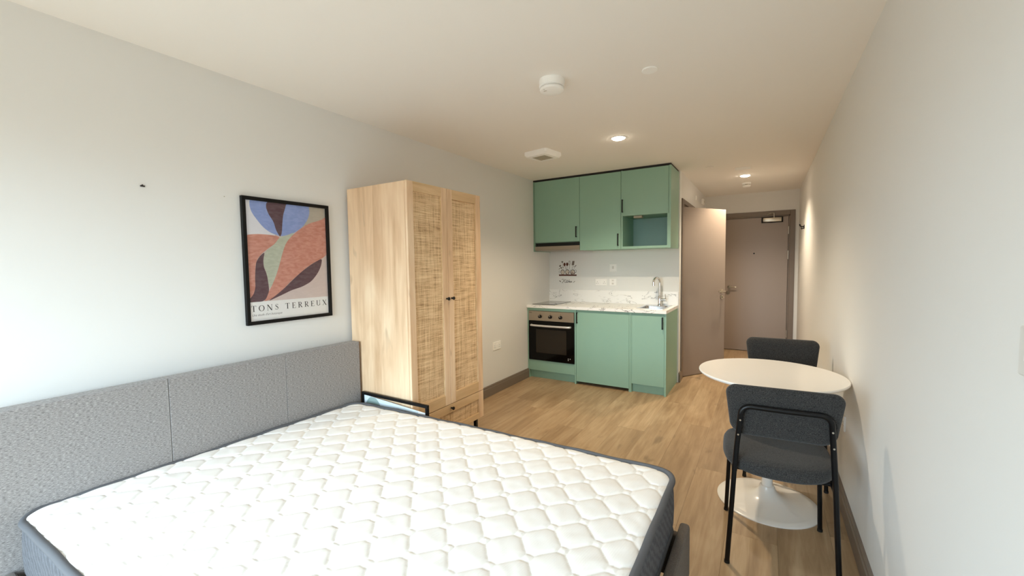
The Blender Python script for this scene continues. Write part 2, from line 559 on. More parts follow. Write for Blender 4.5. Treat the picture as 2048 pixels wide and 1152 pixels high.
# bathroom doorway frame: lining + architrave
b = BM()
box(b, XH - 0.11, DY0, 0, XH, DY0 + 0.03, DZ)
box(b, XH - 0.11, DY1 - 0.03, 0, XH, DY1, DZ)
box(b, XH - 0.11, DY0, DZ - 0.03, XH, DY1, DZ)
struct('trim_1', b, M['taupe'])
b = BM()
box(b, XH, 5.180, 0, XH + 0.015, DY0 + 0.012, DZ + 0.045, 0.003)
box(b, XH, DY1 - 0.012, 0, XH + 0.015, 6.145, DZ + 0.045, 0.003)
box(b, XH, DY0 + 0.012, DZ - 0.012, XH + 0.015, DY1 - 0.012, DZ + 0.045, 0.003)
struct('trim_2', b, M['taupe'])

# the open bathroom door
hx, hy, ang, wd = 1.672, 5.262, 33.0, 0.795
hx, hy, wd = 1.66, 5.32, 0.74
hx, hy = 1.614, 5.344
dl = bpy.data.objects.new('door_2', None); COL.objects.link(dl); dl['kind'] = 'structure'
DZT = 2.05
b = BM(); box(b, 0.0, 0.0, 0.008, 0.044, wd, DZT, 0.0015)
leaf = obj('door_leaf', b, M['door'], dl, smooth=30)
# hardware on the face towards the room (local +x side)
b = BM()
yh, zh = wd - 0.062, 1.02
cyl(b, (0.044, yh, zh), (1, 0, 0), 0.026, 0.008)
tube(b, [(0.05, yh, zh), (0.088, yh, zh)] + arc((0.088, yh - 0.014, zh), 0.014, 90, 0, 5, (1, 0, 0), (0, 1, 0)) + [(0.102, yh - 0.02, zh), (0.100, yh - 0.12, zh)], 0.0095, 10)
obj('door_handle', b, M['satin'], dl, smooth=40)
b = BM()
cyl(b, (0.044, yh, zh - 0.075), (1, 0, 0), 0.026, 0.008)
cyl(b, (0.052, yh, zh - 0.075), (1, 0, 0), 0.010, 0.022)
obj('thumb_turn', b, M['satin'], dl, smooth=40)
for hz in (0.25, 1.05, 1.85):
    b = BM(); cyl(b, (0.048, -0.004, hz), (0, 0, 1), 0.007, 0.09, 10)
    obj('hinge', b, M['satin'], dl, smooth=40)
b = BM(); box(b, 0.044, wd - 0.105, 0.10, 0.0445, wd - 0.005, 0.10 + 0.001)
b.free()
dl.location = (hx, hy, 0)
dl.rotation_euler = (0, 0, -R(ang))

# entrance door
de = bpy.data.objects.new('door_1', None); COL.objects.link(de); de['kind'] = 'structure'; de.location = (2.35, YE, 0)
b = BM()
box(b, EX0, YE + 0.0, 0, EX0 + 0.03, YE + T, EZ); box(b, EX1 - 0.03, YE, 0, EX1, YE + T, EZ); box(b, EX0, YE, EZ - 0.03, EX1, YE + T, EZ)
box(b, EX0 - 0.045, YE - 0.016, 0, EX0 + 0.012, YE, EZ + 0.055, 0.003)
box(b, EX1 - 0.012, YE - 0.016, 0, EX1 + 0.050, YE, EZ + 0.055, 0.003)
box(b, EX0 + 0.012, YE - 0.016, EZ - 0.012, EX1 - 0.012, YE, EZ + 0.055, 0.003)
obj('door_frame', b, M['taupe'], de)
obj('light_block_slab', bx(EX0 + 0.03, YE + 0.06, 0.0, EX1 - 0.03, YE + T, EZ - 0.03), M['dark'], de)  # added unseen slab, blocks sky light leaking round the leaf
obj('door_leaf', bx(EX0 + 0.034, YE + 0.006, 0.006, EX1 - 0.034, YE + 0.05, EZ - 0.034, 0.001), M['door'], de)
for z0, z1 in ((1.79, 1.90), (1.42, 1.545), (0.25, 0.36)):
    b = BM(); cyl(b, (EX1 - 0.030, YE - 0.004, z0), (0, 0, 1), 0.008, z1 - z0, 10)
    obj('hinge', b, M['satin'], de, smooth=40)
b = BM(); box(b, 2.445, YE - 0.045, 1.978, 2.680, YE + 0.004, 2.040, 0.006, 2)
obj('door_closer', b, M['satin'], de, smooth=40)
b = BM(); box(b, 2.425, YE - 0.012, 1.968, 2.700, YE + 0.006, 2.048)
obj('closer_backplate', b, M['dark'], de)
b = BM()
cyl(b, (2.585, YE - 0.025, 2.036), (0, 0, 1), 0.008, 0.075, 10)
tube(b, [(2.585, YE - 0.030, 2.105), (2.54, YE - 0.05, 2.100), (2.495, YE - 0.020, 2.082)], 0.006, 8)
obj('closer_arm', b, M['satin'], de, smooth=40)
b = BM(); cyl(b, (2.335, YE + 0.008, 1.512), (0, -1, 0), 0.011, 0.008, 16)
obj('peephole', b, M['black'], de)
b = BM()
cyl(b, (2.005, YE + 0.008, 0.995), (0, -1, 0), 0.027, 0.010)
tube(b, [(2.005, YE, 0.995), (2.005, YE - 0.05, 0.995), (2.02, YE - 0.058, 0.995), (2.105, YE - 0.055, 0.993)], 0.010, 10)
obj('door_handle', b, M['satin'], de, smooth=40)
b = BM(); cyl(b, (1.985, YE + 0.008, 0.905), (0, -1, 0), 0.027, 0.012)
cyl(b, (1.985, YE - 0.004, 0.905), (0, -1, 0), 0.010, 0.02)
obj('lock_cylinder', b, M['satin'], de, smooth=40)

# ------------------------------------------------------------------ ceiling fittings
def downlight(x, y, label):
    t = thing('ceiling_downlight', label, 'downlight', (x, y, H), 'recessed ceiling downlights')
    b = BM(); lathe(b, [(0.050, -0.003), (0.060, -0.004), (0.062, -0.001), (0.062, 0.0), (0.050, 0.0)], (x, y, H), 40, False, False)
    obj('trim_ring', b, M['plastic'], t, smooth=40)
    b = BM(); lathe(b, [(0.0505, -0.0005), (0.0505, -0.0035), (0.046, -0.008), (0.034, -0.013), (0.015, -0.0155)], (x, y, H), 40)
    obj('lens', b, M['lamp'], t)
    l = bpy.data.lights.new('downlight_beam', 'SPOT')
    l.energy = SPOT_W; l.color = (1.0, 0.83, 0.61); l.spot_size = R(134); l.spot_blend = 0.65; l.shadow_soft_size = 0.03
    lo = bpy.data.objects.new('downlight_beam', l); COL.objects.link(lo); lo.parent = t; lo.location = (0, 0, -0.022)
downlight(1.433, 3.475, 'round recessed ceiling downlight glowing warm in front of the kitchen cupboards')
downlight(2.262, 5.84, 'round recessed ceiling downlight glowing warm in the hallway by the entrance')

t = thing('smoke_alarm', 'large round white smoke alarm on the ceiling over the room, nearest the camera', 'smoke alarm', (1.447, 2.185, H))
b = BM(); lathe(b, [(0.071, 0), (0.073, -0.012), (0.071, -0.026), (0.0715, -0.038), (0.067, -0.040)], (1.447, 2.185, H))
obj('base', b, M['plastic'], t, smooth=40)
b = BM(); lathe(b, [(0.062, -0.039), (0.062, -0.049)], (1.447, 2.185, H))
obj('vent_slot', b, M['plasticg'], t, smooth=40)
b = BM(); lathe(b, [(0.066, -0.048), (0.0685, -0.052), (0.066, -0.060), (0.056, -0.064), (0.02, -0.065)], (1.447, 2.185, H))
obj('cover', b, M['plastic'], t, smooth=50)
b = BM(); box(b, 1.413, 2.150, H - 0.0655, 1.431, 2.156, H - 0.063); cyl(b, (1.425, 2.132, H - 0.063), (0, 0, -1), 0.0025, 0.002, 8)
obj('indicator', b, M['grille'], t)

b = BM(); lathe(b, [(0.040, 0), (0.042, -0.004), (0.040, -0.007), (0.02, -0.008)], (1.947, 2.357, H))
tag(obj('ceiling_cover_disc', b, M['plastic'], base=(1.947, 2.357, H), smooth=40), 'small flat white round cover disc on the ceiling right of the large smoke alarm', 'cover disc')
b = BM(); lathe(b, [(0.040, 0), (0.042, -0.003), (0.040, -0.006), (0.02, -0.007)], (1.949, 5.087, H))
tag(obj('ceiling_cover_disc', b, M['ceiling'], base=(1.949, 5.087, H), smooth=40), 'faint flat round cover disc on the hallway ceiling, right of the wall cupboards', 'cover disc')

# extractor vent
vc = Vector((0.700, 3.530, H)); vr = R(-10)
t = thing('extractor_vent', 'square white extractor vent on the ceiling near the left wall', 'vent', tuple(vc))
def vrect(bm, hw, z, bev=0.02):
    pts = []
    for cx_, cy_, a0 in ((hw, hw, 0), (-hw, hw, 90), (-hw, -hw, 180), (hw, -hw, 270)):
        sx_, sy_ = (1 if cx_ > 0 else -1), (1 if cy_ > 0 else -1)
        for p in arc((cx_ - sx_ * bev, cy_ - sy_ * bev, 0), bev, a0, a0 + 90, 3, (1, 0, 0), (0, 1, 0)):
            q = Matrix.Rotation(vr, 3, 'Z') @ p
            pts.append(bm.verts.new((vc.x + q.x, vc.y + q.y, H + z)))
    return pts
b = BM()
rings = [vrect(b, 0.128, 0), vrect(b, 0.128, -0.028), vrect(b, 0.114, -0.046), vrect(b, 0.080, -0.050, 0.01), vrect(b, 0.078, -0.040, 0.01)]
ring_faces(b, rings, capb=True)
obj('housing', b, M['plastic'], t, smooth=40)
for k in range(7):
    b = BM(); yy = -0.066 + k * 0.022
    q = [Matrix.Rotation(vr, 3, 'Z') @ Vector(p) for p in ((-0.074, yy - 0.008, 0), (0.074, yy - 0.008, 0), (0.074, yy + 0.004, 0), (-0.074, yy + 0.004, 0))]
    prism(b, [vc + p for p in q], (0, 0, -0.0405), (0, 0, -0.047))
    obj('slat', b, M['grille'], t)

# hallway ceiling grille and smoke detector
t = thing('ceiling_grille', 'small rectangular flush ceiling grille in the hallway just before the far downlight', 'grille', (2.255, 5.37, H))
b = BM(); box(b, 2.165, 5.29, H - 0.004, 2.345, 5.45, H, 0.0015)
obj('frame', b, M['ceiling'], t)
for k in range(5):
    b = BM(); box(b, 2.18, 5.305 + k * 0.028, H - 0.0065, 2.33, 5.317 + k * 0.028, H - 0.004)
    obj('slat', b, M['plastic'], t)
t = thing('smoke_detector', 'small white dome smoke detector on the hallway ceiling behind the far downlight', 'smoke detector', (2.257, 6.39, H))
b = BM(); lathe(b, [(0.052, 0), (0.054, -0.010), (0.050, -0.018), (0.040, -0.020)], (2.257, 6.39, H))
obj('base', b, M['plastic'], t, smooth=40)
b = BM(); lathe(b, [(0.034, -0.018), (0.036, -0.036)], (2.257, 6.39, H))
obj('vent_slot', b, M['grille'], t, smooth=40)
b = BM(); lathe(b, [(0.046, -0.034), (0.048, -0.042), (0.040, -0.052), (0.030, -0.056)], (2.257, 6.39, H))
obj('cap', b, M['plastic'], t, smooth=50)
for k in range(6):
    a = k * PI / 3; b = BM()
    box(b, 2.257 + 0.043 * math.cos(a) - 0.003, 6.39 + 0.043 * math.sin(a) - 0.003, H - 0.038, 2.257 + 0.043 * math.cos(a) + 0.003, 6.39 + 0.043 * math.sin(a) + 0.003, H - 0.016)
    obj('rib', b, M['plastic'], t)

# ------------------------------------------------------------------ wall fittings
def plate(name, label, cat, o, u, v, n_, w, h, m_=None, group=None):
    """Wall plate centred at o; u along the wall, v up, n_ out of the wall."""
    o = Vector(o); u = Vector(u); v = Vector(v); n_ = Vector(n_)
    t = thing(name, label, cat, tuple(o), group)
    b = BM()
    rr = []
    for (hw, hh, d) in ((w / 2, h / 2, 0), (w / 2, h / 2, 0.006), (w / 2 - 0.003, h / 2 - 0.003, 0.009)):
        rr.append([b.verts.new(o + u * a * hw + v * c * hh + n_ * d) for a, c in ((-1, -1), (1, -1), (1, 1), (-1, 1))])
    ring_faces(b, rr)
    obj('plate', b, m_ or M['plastic'], t)
    return t, o, u, v, n_
def wbox(t, name, o, u, v, n_, a0, c0, a1, c1, d0, d1, m_):
    b = BM()
    prism(b, [o + u * a + v * c for a, c in ((a0, c0), (a1, c0), (a1, c1), (a0, c1))], n_ * d0, n_ * d1)
    return obj(name, b, m_, t)
def double_socket(label, o, u, n_, grp=None, pm=None):
    t, o, u, v, n_ = plate('double_socket', label, 'socket', o, u, (0, 0, 1), n_, 0.147, 0.087, pm, group=grp)
    for s in (-1, 1):
        wbox(t, 'switch', o, u, v, n_, s * 0.016 - 0.006, 0.012, s * 0.016 + 0.006, 0.030, 0.009, 0.012, M['plastic'])
        b = BM()
        for (a, c, w_, h_) in ((0, 0.006, 0.004, 0.008), (-0.011, -0.014, 0.007, 0.004), (0.011, -0.014, 0.007, 0.004)):
            ca = s * 0.046 + a
            prism(b, [o + u * q + v * z for q, z in ((ca - w_ / 2, c - h_ / 2), (ca + w_ / 2, c - h_ / 2), (ca + w_ / 2, c + h_ / 2), (ca - w_ / 2, c + h_ / 2))], n_ * 0.009, n_ * 0.0095)
        obj('pin_holes', b, M['ink'], t)
double_socket('white double plug socket low on the left wall, right of the wardrobe', (0, 3.75, 0.513), (0, 1, 0), (1, 0, 0))
double_socket('white double plug socket on the kitchen wall above the marble upstand', (0.722, YK, 1.157), (1, 0, 0), (0, -1, 0))
double_socket('white double plug socket low on the right wall beside the round table', (WX, 2.99, 0.475), (0, -1, 0), (-1, 0, 0), pm=M['plasticg'])
t, o, u, v, n_ = plate('spur_switch', 'square white fused spur switch just right of the kitchen double socket', 'switch', (0.876, YK, 1.158), (1, 0, 0), (0, 0, 1), (0, -1, 0), 0.087, 0.087)
wbox(t, 'rocker', o, u, v, n_, -0.012, 0.012, 0.012, 0.03, 0.009, 0.012, M['plasticg'])
wbox(t, 'fuse_holder', o, u, v, n_, -0.012, -0.028, 0.012, -0.006, 0.009, 0.011, M['plasticg'])
t, o, u, v, n_ = plate('cooker_switch', 'square white cooker switch high on the kitchen wall above the spur switch', 'switch', (0.879, YK, 1.338), (1, 0, 0), (0, 0, 1), (0, -1, 0), 0.087, 0.092)
wbox(t, 'rocker', o, u, v, n_, -0.010, -0.014, 0.010, 0.020, 0.009, 0.012, M['plasticg'])
t, o, u, v, n_ = plate('light_switch', 'grey-white light switch plate on the right wall at the right edge of the frame', 'switch', (WX, 1.050, 1.232), (0, -1, 0), (0, 0, 1), (-1, 0, 0), 0.09, 0.088, M['plasticg'])
wbox(t, 'rocker', o, u, v, n_, -0.014, -0.014, 0.010, 0.014, 0.009, 0.013, M['plastic'])
t = thing('coat_hook', 'small black metal coat hook on the right wall of the hallway', 'hook', (WX, 6.35, 1.815))
b = BM(); box(b, WX - 0.006, 6.33, 1.79, WX, 6.37, 1.84, 0.002)
obj('backplate', b, M['black'], t)
b = BM(); tube(b, [(WX - 0.004, 6.35, 1.82), (WX - 0.03, 6.35, 1.815), (WX - 0.045, 6.35, 1.83), (WX - 0.05, 6.35, 1.85)], 0.008, 10)
tube(b, [(WX - 0.004, 6.35, 1.80), (WX - 0.028, 6.35, 1.79), (WX - 0.035, 6.35, 1.805)], 0.007, 10)
obj('prong', b, M['black'], t, smooth=40)
t = thing('wall_sounder', 'small white box on the hallway wall above the open door, by the far corner', 'sounder', (XH, 6.95, 2.30))
b = BM(); box(b, XH, 6.88, 2.262, XH + 0.03, 7.02, 2.342, 0.004)
obj('housing', b, M['plastic'], t)
b = BM(); cyl(b, (XH + 0.03, 6.95, 2.302), (1, 0, 0), 0.02, 0.006, 16)
obj('grille', b, M['plasticg'], t)
b = BM(); box(b, XH, 6.26, 2.245, XH + 0.012, 6.30, 2.308, 0.003)
tag(obj('wall_sensor', b, M['plastic'], base=(XH, 6.28, 2.27)), 'tiny white sensor on the hallway wall, nearer than the box by the corner', 'sensor')
# screw and fixings left in the wall
b = BM(); cyl(b, (0, 0.781, 1.788), (1, 0, 0.1), 0.003, 0.014, 8); box(b, 0.0, 0.776, 1.783, 0.006, 0.792, 1.789)
tag(obj('wall_screw', b, M['ink'], base=(0, 0.781, 1.788)), 'small dark bent screw left in the left wall above the headboard', 'screw')
b = BM(); cyl(b, (0, 1.129, 1.783), (1, 0, 0), 0.002, 0.006, 8)
tag(obj('wall_plug', b, M['grille'], base=(0, 1.129, 1.783)), 'tiny grey fixing in the left wall just left of the poster', 'fixing')

# ------------------------------------------------------------------ framed poster
def homography(src, dst):
    A = []; B = []
    for (x, y), (u, v) in zip(src, dst):
        A.append([x, y, 1, 0, 0, 0, -u * x, -u * y]); B.append(u)
        A.append([0, 0, 0, x, y, 1, -v * x, -v * y]); B.append(v)
    h = np.linalg.solve(np.array(A, float), np.array(B, float))
    def f(p):
        w = h[6] * p[0] + h[7] * p[1] + 1
        return ((h[0] * p[0] + h[1] * p[1] + h[2]) / w, (h[3] * p[0] + h[4] * p[1] + h[5]) / w)
    return f
PY0, PY1, PZ0, PZ1 = 1.205, 1.741, 1.071, 1.799
FB = 0.020
def framebars(bm_list, y0, y1, z0, z1, x0, x1, w):
    for (a, c, d, f) in ((y0, z0, y1, z0 + w), (y0, z1 - w, y1, z1), (y0, z0 + w, y0 + w, z1 - w), (y1 - w, z0 + w, y1, z1 - w)):
        bm_list.append(bx(x0, a, c, x1, d, f, bev=0.0012))
po = thing('framed_poster', 'black framed abstract leaf poster in terracotta, blue and maroon on the left wall', 'picture', (0, (PY0 + PY1) / 2, PZ0))
bars = []
framebars(bars, PY0, PY1, PZ0, PZ1, 0.001, 0.024, FB)
for q in bars: obj('frame_bar', q, M['blackw'], po)
obj('print', bx(0.002, PY0 + FB, PZ0 + FB, 0.010, PY1 - FB, PZ1 - FB), M['paper'], po)
iy0, iy1, iz0, iz1 = PY0 + FB, PY1 - FB, PZ0 + FB, PZ1 - FB
HM = homography([(117, 112), (733, 185), (763, 985), (163, 1055)], [(0, 0), (1, 0), (1, 1), (0, 1)])
def smooth_poly(pts, k=3):
    # Chaikin rounding
    for _ in range(k):
        q = []
        for i in range(len(pts)):
            a, c = Vector(pts[i]), Vector(pts[(i + 1) % len(pts)])
            q += [tuple(a * 0.8 + c * 0.2), tuple(a * 0.2 + c * 0.8)]
        pts = q
    return pts
def art(name, pts, m_, lvl, sm=2):
    uv = [HM(p) for p in (smooth_poly(pts, sm) if sm else pts)]
    P = []
    for a, c in uv:
        a = min(max(a, 0), 1); c = min(max(c, 0), 1)
        P.append(Vector((0, iy0 + a * (iy1 - iy0), iz1 - c * (iz1 - iz0))))
    Q = [P[0]]
    for p in P[1:]:
        if (p - Q[-1]).length > 1e-5: Q.append(p)
    b = BM()
    vs = [b.verts.new(p + Vector((0.0101 + lvl * 0.0002, 0, 0))) for p in Q]
    es = [b.edges.new((vs[i], vs[(i + 1) % len(vs)])) for i in range(len(vs))]
    bmesh.ops.triangle_fill(b, edges=es, use_beauty=True)
    return b
arts = []
c_pink = paint('print_pink_beige', (224, 208, 204), 0.05)
c_lil = paint('print_pale_lilac', (240, 240, 248), 0.03)
c_blue = paint('print_cornflower', (150, 170, 226), 0.10)
c_mar = paint('print_maroon', (102, 74, 82), 0.07)
c_tau = paint('print_taupe', (196, 188, 174), 0.06)
c_ter = paint('print_terracotta', (212, 146, 128), 0.16)
c_grn = paint('print_sage', (196, 202, 184), 0.12)
allb = BM()
slots = [c_pink, c_lil, c_blue, c_mar, c_tau, c_ter, c_grn]
def add_art(pts, k, lvl, sm=2):
    b = art('x', pts, None, lvl, sm)
    for f in b.faces: f.material_index = k
    me = bpy.data.meshes.new('tmp'); b.to_mesh(me); b.free()
    n0 = len(allb.faces)
    allb.from_mesh(me)
    bpy.data.meshes.remove(me)
add_art([(110, 100), (740, 180), (757, 860), (160, 906)], 0, 0, 0)
add_art([(90, 100), (170, 112), (160, 160), (240, 270), (380, 395), (250, 400), (100, 400)], 1, 1, 1)
add_art([(560, 140), (760, 170), (770, 260), (700, 290), (600, 330), (540, 340)], 4, 1.5, 1)
add_art([(160, 60), (155, 155), (172, 210), (215, 270), (260, 325), (315, 368), (393, 397), (440, 392), (500, 372), (565, 325), (602, 270), (618, 215), (608, 150), (600, 100)], 2, 2)
add_art([(300, 90), (280, 165), (300, 222), (342, 285), (360, 350), (392, 405), (405, 372), (409, 290), (415, 230), (430, 180), (450, 100)], 3, 3)
add_art([(60, 390), (210, 378), (300, 383), (398, 400), (360, 448), (300, 490), (250, 530), (215, 575), (203, 620), (200, 700), (205, 780), (190, 845), (150, 900), (60, 900)], 5, 4)
add_art([(392, 398), (440, 390), (500, 366), (490, 420), (440, 500), (400, 640), (360, 730), (308, 806), (300, 740), (285, 670), (264, 620), (264, 570), (275, 515), (345, 462)], 6, 5)
add_art([(770, 240), (780, 520), (700, 575), (640, 605), (590, 640), (520, 700), (460, 755), (400, 820), (330, 878), (262, 900), (300, 830), (325, 785), (360, 700), (385, 620), (405, 540), (430, 460), (465, 408), (530, 350), (610, 298), (690, 277)], 5, 6)
add_art([(274, 516), (238, 547), (208, 592), (202, 650), (199, 720), (203, 790), (188, 845), (140, 900), (150, 907), (275, 898), (308, 820), (303, 770), (290, 690), (265, 630), (262, 575)], 3, 7)
add_art([(712, 566), (706, 620), (680, 680), (630, 745), (560, 785), (480, 810), (400, 850), (292, 900), (360, 850), (430, 790), (500, 720), (560, 665), (620, 620), (660, 595)], 3, 8)
bmesh.ops.translate(allb, verts=allb.verts, vec=(0, 0, 0))
# drop everything outside the painted area (below the art's lower edge)
geom = allb.verts[:] + allb.edges[:] + allb.faces[:]
zl = iz1 - HM((163, 905))[1] * (iz1 - iz0)
bmesh.ops.bisect_plane(allb, geom=geom, plane_co=(0, 0, zl), plane_no=(0, 0, 1), clear_inner=True)
obj('painted_leaves', allb, slots, po)

# lettering: a high-contrast serif alphabet made of strokes
TK, TN = 0.15, 0.045
def ln(b, x0, y0, x1, y1, t):
    d = Vector((x1 - x0, y1 - y0)); n = Vector((-d.y, d.x)).normalized() * t / 2
    return [(x0 + n.x, y0 + n.y), (x1 + n.x, y1 + n.y), (x1 - n.x, y1 - n.y), (x0 - n.x, y0 - n.y)]
def stroke(pts, ws):
    out = []
    for i in range(len(pts) - 1):
        a, c = Vector(pts[i]), Vector(pts[i + 1]); d = (c - a)
        if d.length < 1e-6: continue
        n = Vector((-d.y, d.x)).normalized()
        out.append([tuple(a + n * ws[i] / 2), tuple(c + n * ws[i + 1] / 2), tuple(c - n * ws[i + 1] / 2), tuple(a - n * ws[i] / 2)])
    return out
def cv(cx, cy, rx, ry, a0, a1, n, thick_sides=True, tk=TK):
    P = []; Wd = []
    for i in range(n + 1):
        a = R(a0 + (a1 - a0) * i / n)
        P.append((cx + rx * math.cos(a), cy + ry * math.sin(a))); Wd.append(TN + (tk - TN) * abs(math.cos(a)) ** 1.5)
    return stroke(P, Wd)
def glyph(ch):
    q = []
    s = lambda x, y, w=0.22: q.append(ln(None, x - w / 2, y, x + w / 2, y, TN))
    if ch == 'T':
        q += [ln(None, .4, 0, .4, 1, TK), ln(None, 0, .975, .8, .975, TN), ln(None, .02, .78, .02, 1, TN), ln(None, .78, .78, .78, 1, TN)]; s(.4, .02, .34); return q, .8
    if ch == 'O': return cv(.48, .5, .40, .49, 0, 360, 28), .96
    if ch == 'N':
        q += [ln(None, .14, 0, .14, 1, TN * 1.2), ln(None, .82, 0, .82, 1, TN * 1.2), ln(None, .14, 1, .80, .02, TK)]; s(.14, .02); s(.12, .98, .2); s(.82, .98); return q, .96
    if ch == 'S':
        SP = [(.53, .80), (.46, .92), (.32, .967), (.19, .93), (.12, .82), (.15, .70), (.28, .585), (.42, .48), (.53, .36), (.55, .22), (.46, .08), (.31, .03), (.16, .08), (.08, .22)]
        q += stroke(SP, [.05, .045, .04, .05, .08, .11, .14, .15, .13, .09, .055, .045, .05, .05]); q.append(ln(None, .50, .76, .50, .97, TN)); q.append(ln(None, .09, .03, .09, .25, TN)); return q, .62
    if ch == 'E':
        q += [ln(None, .2, 0, .2, 1, TK), ln(None, .04, .975, .66, .975, TN), ln(None, .04, .022, .70, .022, TN), ln(None, .2, .52, .52, .52, TN), ln(None, .66, .80, .66, 1, TN), ln(None, .70, 0, .70, .22, TN), ln(None, .52, .42, .52, .62, TN)]; return q, .74
    if ch == 'R':
        q += [ln(None, .2, 0, .2, 1, TK), ln(None, .04, .975, .45, .975, TN), ln(None, .2, .5, .45, .5, TN), ln(None, .40, .5, .74, .02, TK * .9)] + cv(.42, .738, .22, .238, -90, 90, 12); s(.2, .02, .32); s(.76, .02, .18); return q, .84
    if ch == 'U':
        q += [ln(None, .18, .3, .18, 1, TK), ln(None, .74, .3, .74, 1, TN * 1.2)] + cv(.46, .32, .28, .30, 180, 360, 14, tk=.13); s(.18, .98, .32); s(.74, .98, .24); return q, .9
    if ch == 'X':
        q += [ln(None, .12, 1, .74, 0, TK), ln(None, .74, 1, .10, 0, TN * 1.2)]; s(.14, .98, .26); s(.74, .98, .22); s(.10, .02, .22); s(.76, .02, .24); return q, .86
    return q, .5
def set_text(b, text, y0, z0, size, track, xpos, ydir=1):
    cx_ = 0.0
    for ch in text:
        g, w_ = glyph(ch)
        for poly in g:
            vs = [b.verts.new((xpos, y0 + (cx_ + px) * size * ydir, z0 + py * size)) for px, py in poly]
            try: b.faces.new(vs)
            except ValueError: pass
        cx_ += w_ + track
    return cx_ * size
ua, va = HM((172, 978)); uc, vc_ = HM((747, 925))
ty0 = iy0 + ua * (iy1 - iy0); ty1 = iy0 + uc * (iy1 - iy0)
tz = iz1 - (va + vc_) / 2 * (iz1 - iz0)
text = 'TONS TERREUX'
cs = 0.034
# width at unit size without tracking
w0 = sum((0.42 if c == ' ' else glyph(c)[1]) for c in text)
track = ((ty1 - ty0) / cs - w0) / (len(text) - 1)
cx_ = 0.0
for ch in text:
    if ch == ' ': cx_ += 0.42 + track; continue
    g, w_ = glyph(ch)
    b = BM()
    for poly in g:
        vs = [b.verts.new((0.0103, ty0 + (cx_ + px) * cs, tz + py * cs)) for px, py in poly]
        b.faces.new(vs)
    obj('letter', b, M['ink'], po)
    cx_ += w_ + track

def font_mesh(text, size, shear, o, u, v, offset=0.0):
    """Built-in font turned into a flat mesh in the plane (u, v) at o."""
    c = bpy.data.curves.new('t', 'FONT'); c.body = text; c.size = size; c.shear = shear; c.offset = offset
    c.resolution_u = 3
    to = bpy.data.objects.new('t', c); COL.objects.link(to)
    dg = bpy.context.evaluated_depsgraph_get(); dg.update()
    me = bpy.data.meshes.new_from_object(to.evaluated_get(dg))
    b = BM(); b.from_mesh(me)
    for q in b.verts: q.co = Vector(o) + Vector(u) * q.co.x + Vector(v) * q.co.y
    bpy.data.objects.remove(to); bpy.data.curves.remove(c); bpy.data.meshes.remove(me)
    return b
us, vs_ = HM((177, 1015)); ue, ve = HM((408, 985))
b = font_mesh("Une étude d'art botanique", 0.0185, 0.35, (0.0103, iy0 + us * (iy1 - iy0), iz1 - vs_ * (iz1 - iz0)), (0, 1, 0), (0, 0, 1))
wtxt = max(q.co.y for q in b.verts) - (iy0 + us * (iy1 - iy0))
k = ((ue - us) * (iy1 - iy0)) / wtxt
for q in b.verts: q.co.y = iy0 + us * (iy1 - iy0) + (q.co.y - iy0 - us * (iy1 - iy0)) * k
obj('subtitle_lettering', b, mat('soft_grey_print', (128, 122, 124), 0.7), po)
obj('pane', bx(0.0180, iy0, iz0, 0.0195, iy1, iz1), M['pane'], po)

# ------------------------------------------------------------------ wardrobe
WY0, WY1, WXF, WZ = 1.882, 2.658, 0.595, 1.928
wr = thing('rattan_wardrobe', 'tall light oak wardrobe with two woven rattan doors and a drawer', 'wardrobe', (0.3, 2.27, 0))
XC = WXF - 0.020
b = BM()
box(b, 0.030, WY0, 0.190, XC, WY0 + 0.018, WZ - 0.002, 0.001)
obj('side_panel', b, M['woodv'], wr)
b = BM(); box(b, 0.030, WY1 - 0.018, 0.190, XC, WY1, WZ - 0.002, 0.001)
obj('side_panel', b, M['woodv'], wr)
b = BM(); box(b, 0.030, WY0 + 0.018, WZ - 0.020, XC, WY1 - 0.018, WZ - 0.002)
obj('top_panel', b, M['woodv'], wr)
b = BM(); box(b, 0.030, WY0 + 0.018, 0.190, XC, WY1 - 0.018, 0.206)
obj('bottom_panel', b, M['woodh'], wr)
b = BM(); box(b, 0.030, WY0 + 0.018, 0.206, 0.036, WY1 - 0.018, WZ - 0.020)
obj('back_panel', b, M['woodv'], wr)
def rattan_front(name, y0, y1, z0, z1, oy0, oy1, oz0, oz1, knob):
    d = bpy.data.objects.new(name, None); COL.objects.link(d); d.parent = wr; d.empty_display_size = 0.05
    obj('stile', bx(XC + 0.001, y0, z0, WXF, oy0, z1, 0.001), M['woodv'], d)
    obj('stile', bx(XC + 0.001, oy1, z0, WXF, y1, z1, 0.001), M['woodv'], d)
    obj('rail', bx(XC + 0.001, oy0, z0, WXF - 0.0004, oy1, oz0, 0.001), M['woodh'], d)
    obj('rail', bx(XC + 0.001, oy0, oz1, WXF - 0.0004, oy1, z1, 0.001), M['woodh'], d)
    obj('rattan_panel', bx(XC + 0.002, oy0 - 0.002, oz0 - 0.002, XC + 0.009, oy1 + 0.002, oz1 + 0.002), M['rattan'], d)
    # slim inner bead that catches the light
    for (a, c, e_, f) in ((oy0, oz0, oy1, oz0 + 0.004), (oy1 - 0.004, oz0 + 0.004, oy1, oz1)):
        obj('bead', bx(XC + 0.008, a, c, WXF - 0.003, e_, f), M['woodh'], d)
    b = BM()
    tube(b, [(WXF, knob[0], knob[1]), (WXF + 0.008, knob[0], knob[1]), (WXF + 0.022, knob[0], knob[1]), (WXF + 0.025, knob[0], knob[1])], [0.006, 0.0065, 0.0125, 0.011], 20)
    obj('knob', b, M['black'], d, smooth=40)
MY = 2.262
rattan_front('door', WY0 + 0.002, MY - 0.0018, 0.408, WZ, 1.938, 2.206, 0.482, 1.866, (2.238, 1.163))
